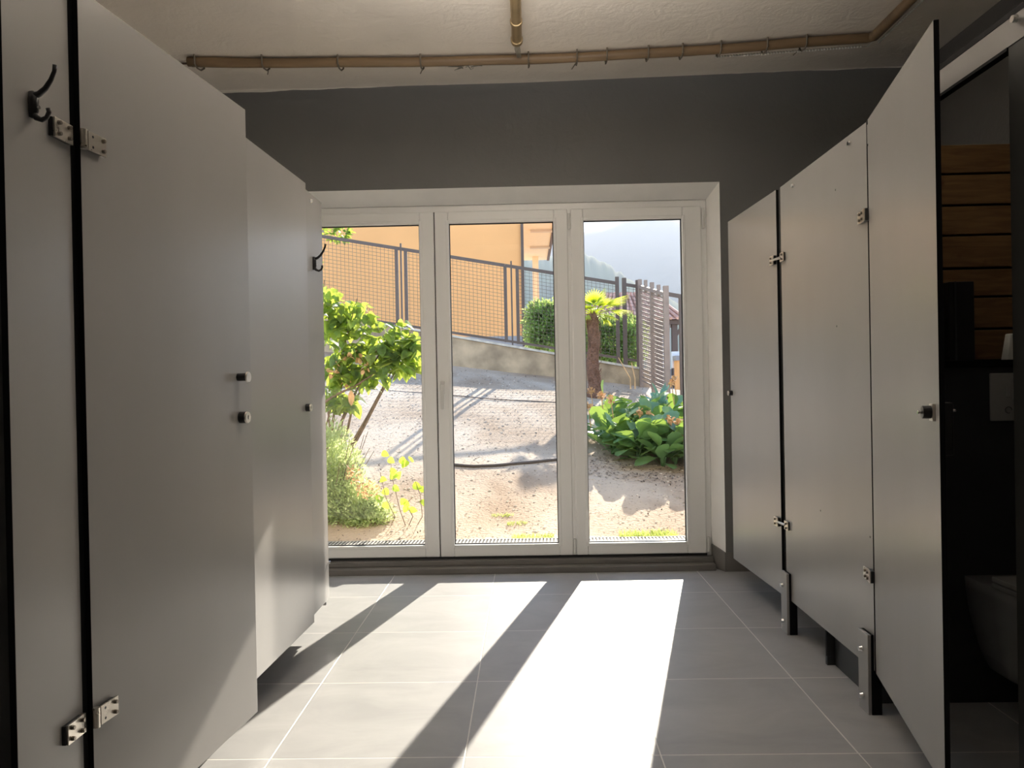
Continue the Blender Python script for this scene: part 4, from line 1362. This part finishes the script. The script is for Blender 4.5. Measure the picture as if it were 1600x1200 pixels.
# blue-green pointed plant at the back, cream-edged plant, thin stalks
bm = BM()
c = Vector((1.50, 8.9, gz(1.5, 8.9)))
for k in range(12):
    a = k*2.4; el = random.uniform(.35, 1.4)
    leaf(bm, c+Vector((0, 0, .12)), Vector((math.cos(a)*math.cos(el), math.sin(a)*math.cos(el), math.sin(el))), Vector((0, 0, 1)), .30, .085, 'oval', .1, .5)
tube(bm, [c-Vector((0, 0, .03)), c+Vector((0, 0, .14))], [.04, .03], 8)
o = link('agave', bm, 'leaf_agave'); tag(o, 'blue-green plant with stiff pointed leaves at the back of the clump', 'plant')
bm = BM()
for _ in range(240):
    p = Vector((random.uniform(.86, 1.28), random.uniform(8.75, 9.05), 0)); p.z = gz(p.x, p.y) + random.uniform(0, .13)
    l = random.uniform(.04, .07); leaf(bm, p, rv()+Vector((0, 0, .3)), Vector((0, 0, 1)), l, l*.45, 'oval')
o = link('variegated_ground_cover', bm, 'leaf_cream'); tag(o, 'low cream-edged leaves growing between the palm and the clump', 'plant', kind='stuff')
for i, (a, b, lab) in enumerate((((984, 590), (966, 557), 'leftmost dry yellow stalk standing in the clump'), ((991, 590), (986, 565), 'shorter dry stalk beside the tilted yellow one'))):
    bm = BM(); p, q_ = px(*a, 8.9), px(*b, 8.9); tube(bm, [p-Vector((0, 0, .12)), p, q_], [.008, .007, .004], 6)
    o = link('dry_stalk', bm, 'dry'); tag(o, lab, 'stalk')

# hose
bm = BM()
hp = [(-.668, 6.77), (-.55, 6.755), (-.477, 6.746), (-.3, 6.79), (0, 6.88), (.241, 6.98), (.32, 7.0)]
tube(bm, [(x, y, gz(x, y)+.012) for x, y in hp], .013, 8)
o = link('garden_hose', bm, 'pipe_black', smooth=True); tag(o, 'dark hose lying bent across the sandy slope', 'hose')
bm = BM()
tube(bm, [(x, 9.3 + .03*math.sin(x*3), gz(x, 9.3)+.006) for x in [-2.6 + .2*i for i in range(18)]], .006, 6)  # shadow of a rope, modelled as a thin dark line on the ground
o = link('rope_shadow', bm, 'pipe_black', smooth=True); tag(o, 'thin cord stretched across the upper slope', 'shadow_line')

# litter, pebbles, grass
bm = BM()
for _ in range(4200):
    y = 5.25 + 5.6*random.random()**1.3; x = random.uniform(-2.2, 2.0)
    s = random.uniform(.003, .011)*(1+.12*(y-5))
    p = Vector((x, y, gz(x, y)+.004)); leaf(bm, p, Vector((rv().x, rv().y, random.uniform(0, .4))), Vector((0, 0, 1)), s*2.2, s, 'small', .3)
for _ in range(900):     # thicker drift below the clump
    x = random.uniform(.4, 1.8); y = 6.35 + random.random()*.75 + .35*max(0, 1.1-x)
    s = random.uniform(.006, .015)
    leaf(bm, Vector((x, y, gz(x, y)+.005)), Vector((rv().x, rv().y, .2)), Vector((0, 0, 1)), s*2.4, s, 'small', .3)
o = link('leaf_litter', bm, 'litter'); tag(o, 'dark bits of leaf litter scattered over the sandy slope', 'litter', kind='stuff')
bm = BM()
for _ in range(900):
    y = 5.3 + 5.4*random.random(); x = random.uniform(-2.2, 2.0); s = random.uniform(.006, .016)
    sph(bm, (x, y, gz(x, y)), s, 6, (1, .9, .6))
o = link('pebbles', bm, 'pebble'); tag(o, 'pale pebbles strewn over the sandy slope', 'gravel', kind='stuff')
def tuft(label, spots, h, n):
    h = h*.8
    bm = BM()
    for _ in range(n):
        x0, x1, y0, y1 = random.choice(spots)
        x, y = random.uniform(x0, x1), random.uniform(y0, y1)
        leaf(bm, Vector((x, y, gz(x, y)-.003)), Vector((rv().x*.6, rv().y*.6, 1)), rv(), h*random.uniform(.4, 1.2), .004, 'blade', .3)
    o = link('grass_tuft', bm, 'grass'); tag(o, label, 'grass', kind='stuff')
tuft('sparse grass by the drain grate below the middle pane', [(-.12, .16, 5.21, 5.30)], .03, 420)
tuft('green grass by the drain grate below the right pane', [(.60, .98, 5.21, 5.32)], .045, 620)
tuft('dry little weed patch on the sand seen through the middle pane', [(-.27, -.12, 5.62, 5.66), (-.16, -.02, 5.46, 5.52)], .03, 160)
tuft('tall grass between the clump and the side fence', [(1.35, 1.75, 8.8, 9.2)], .22, 260)
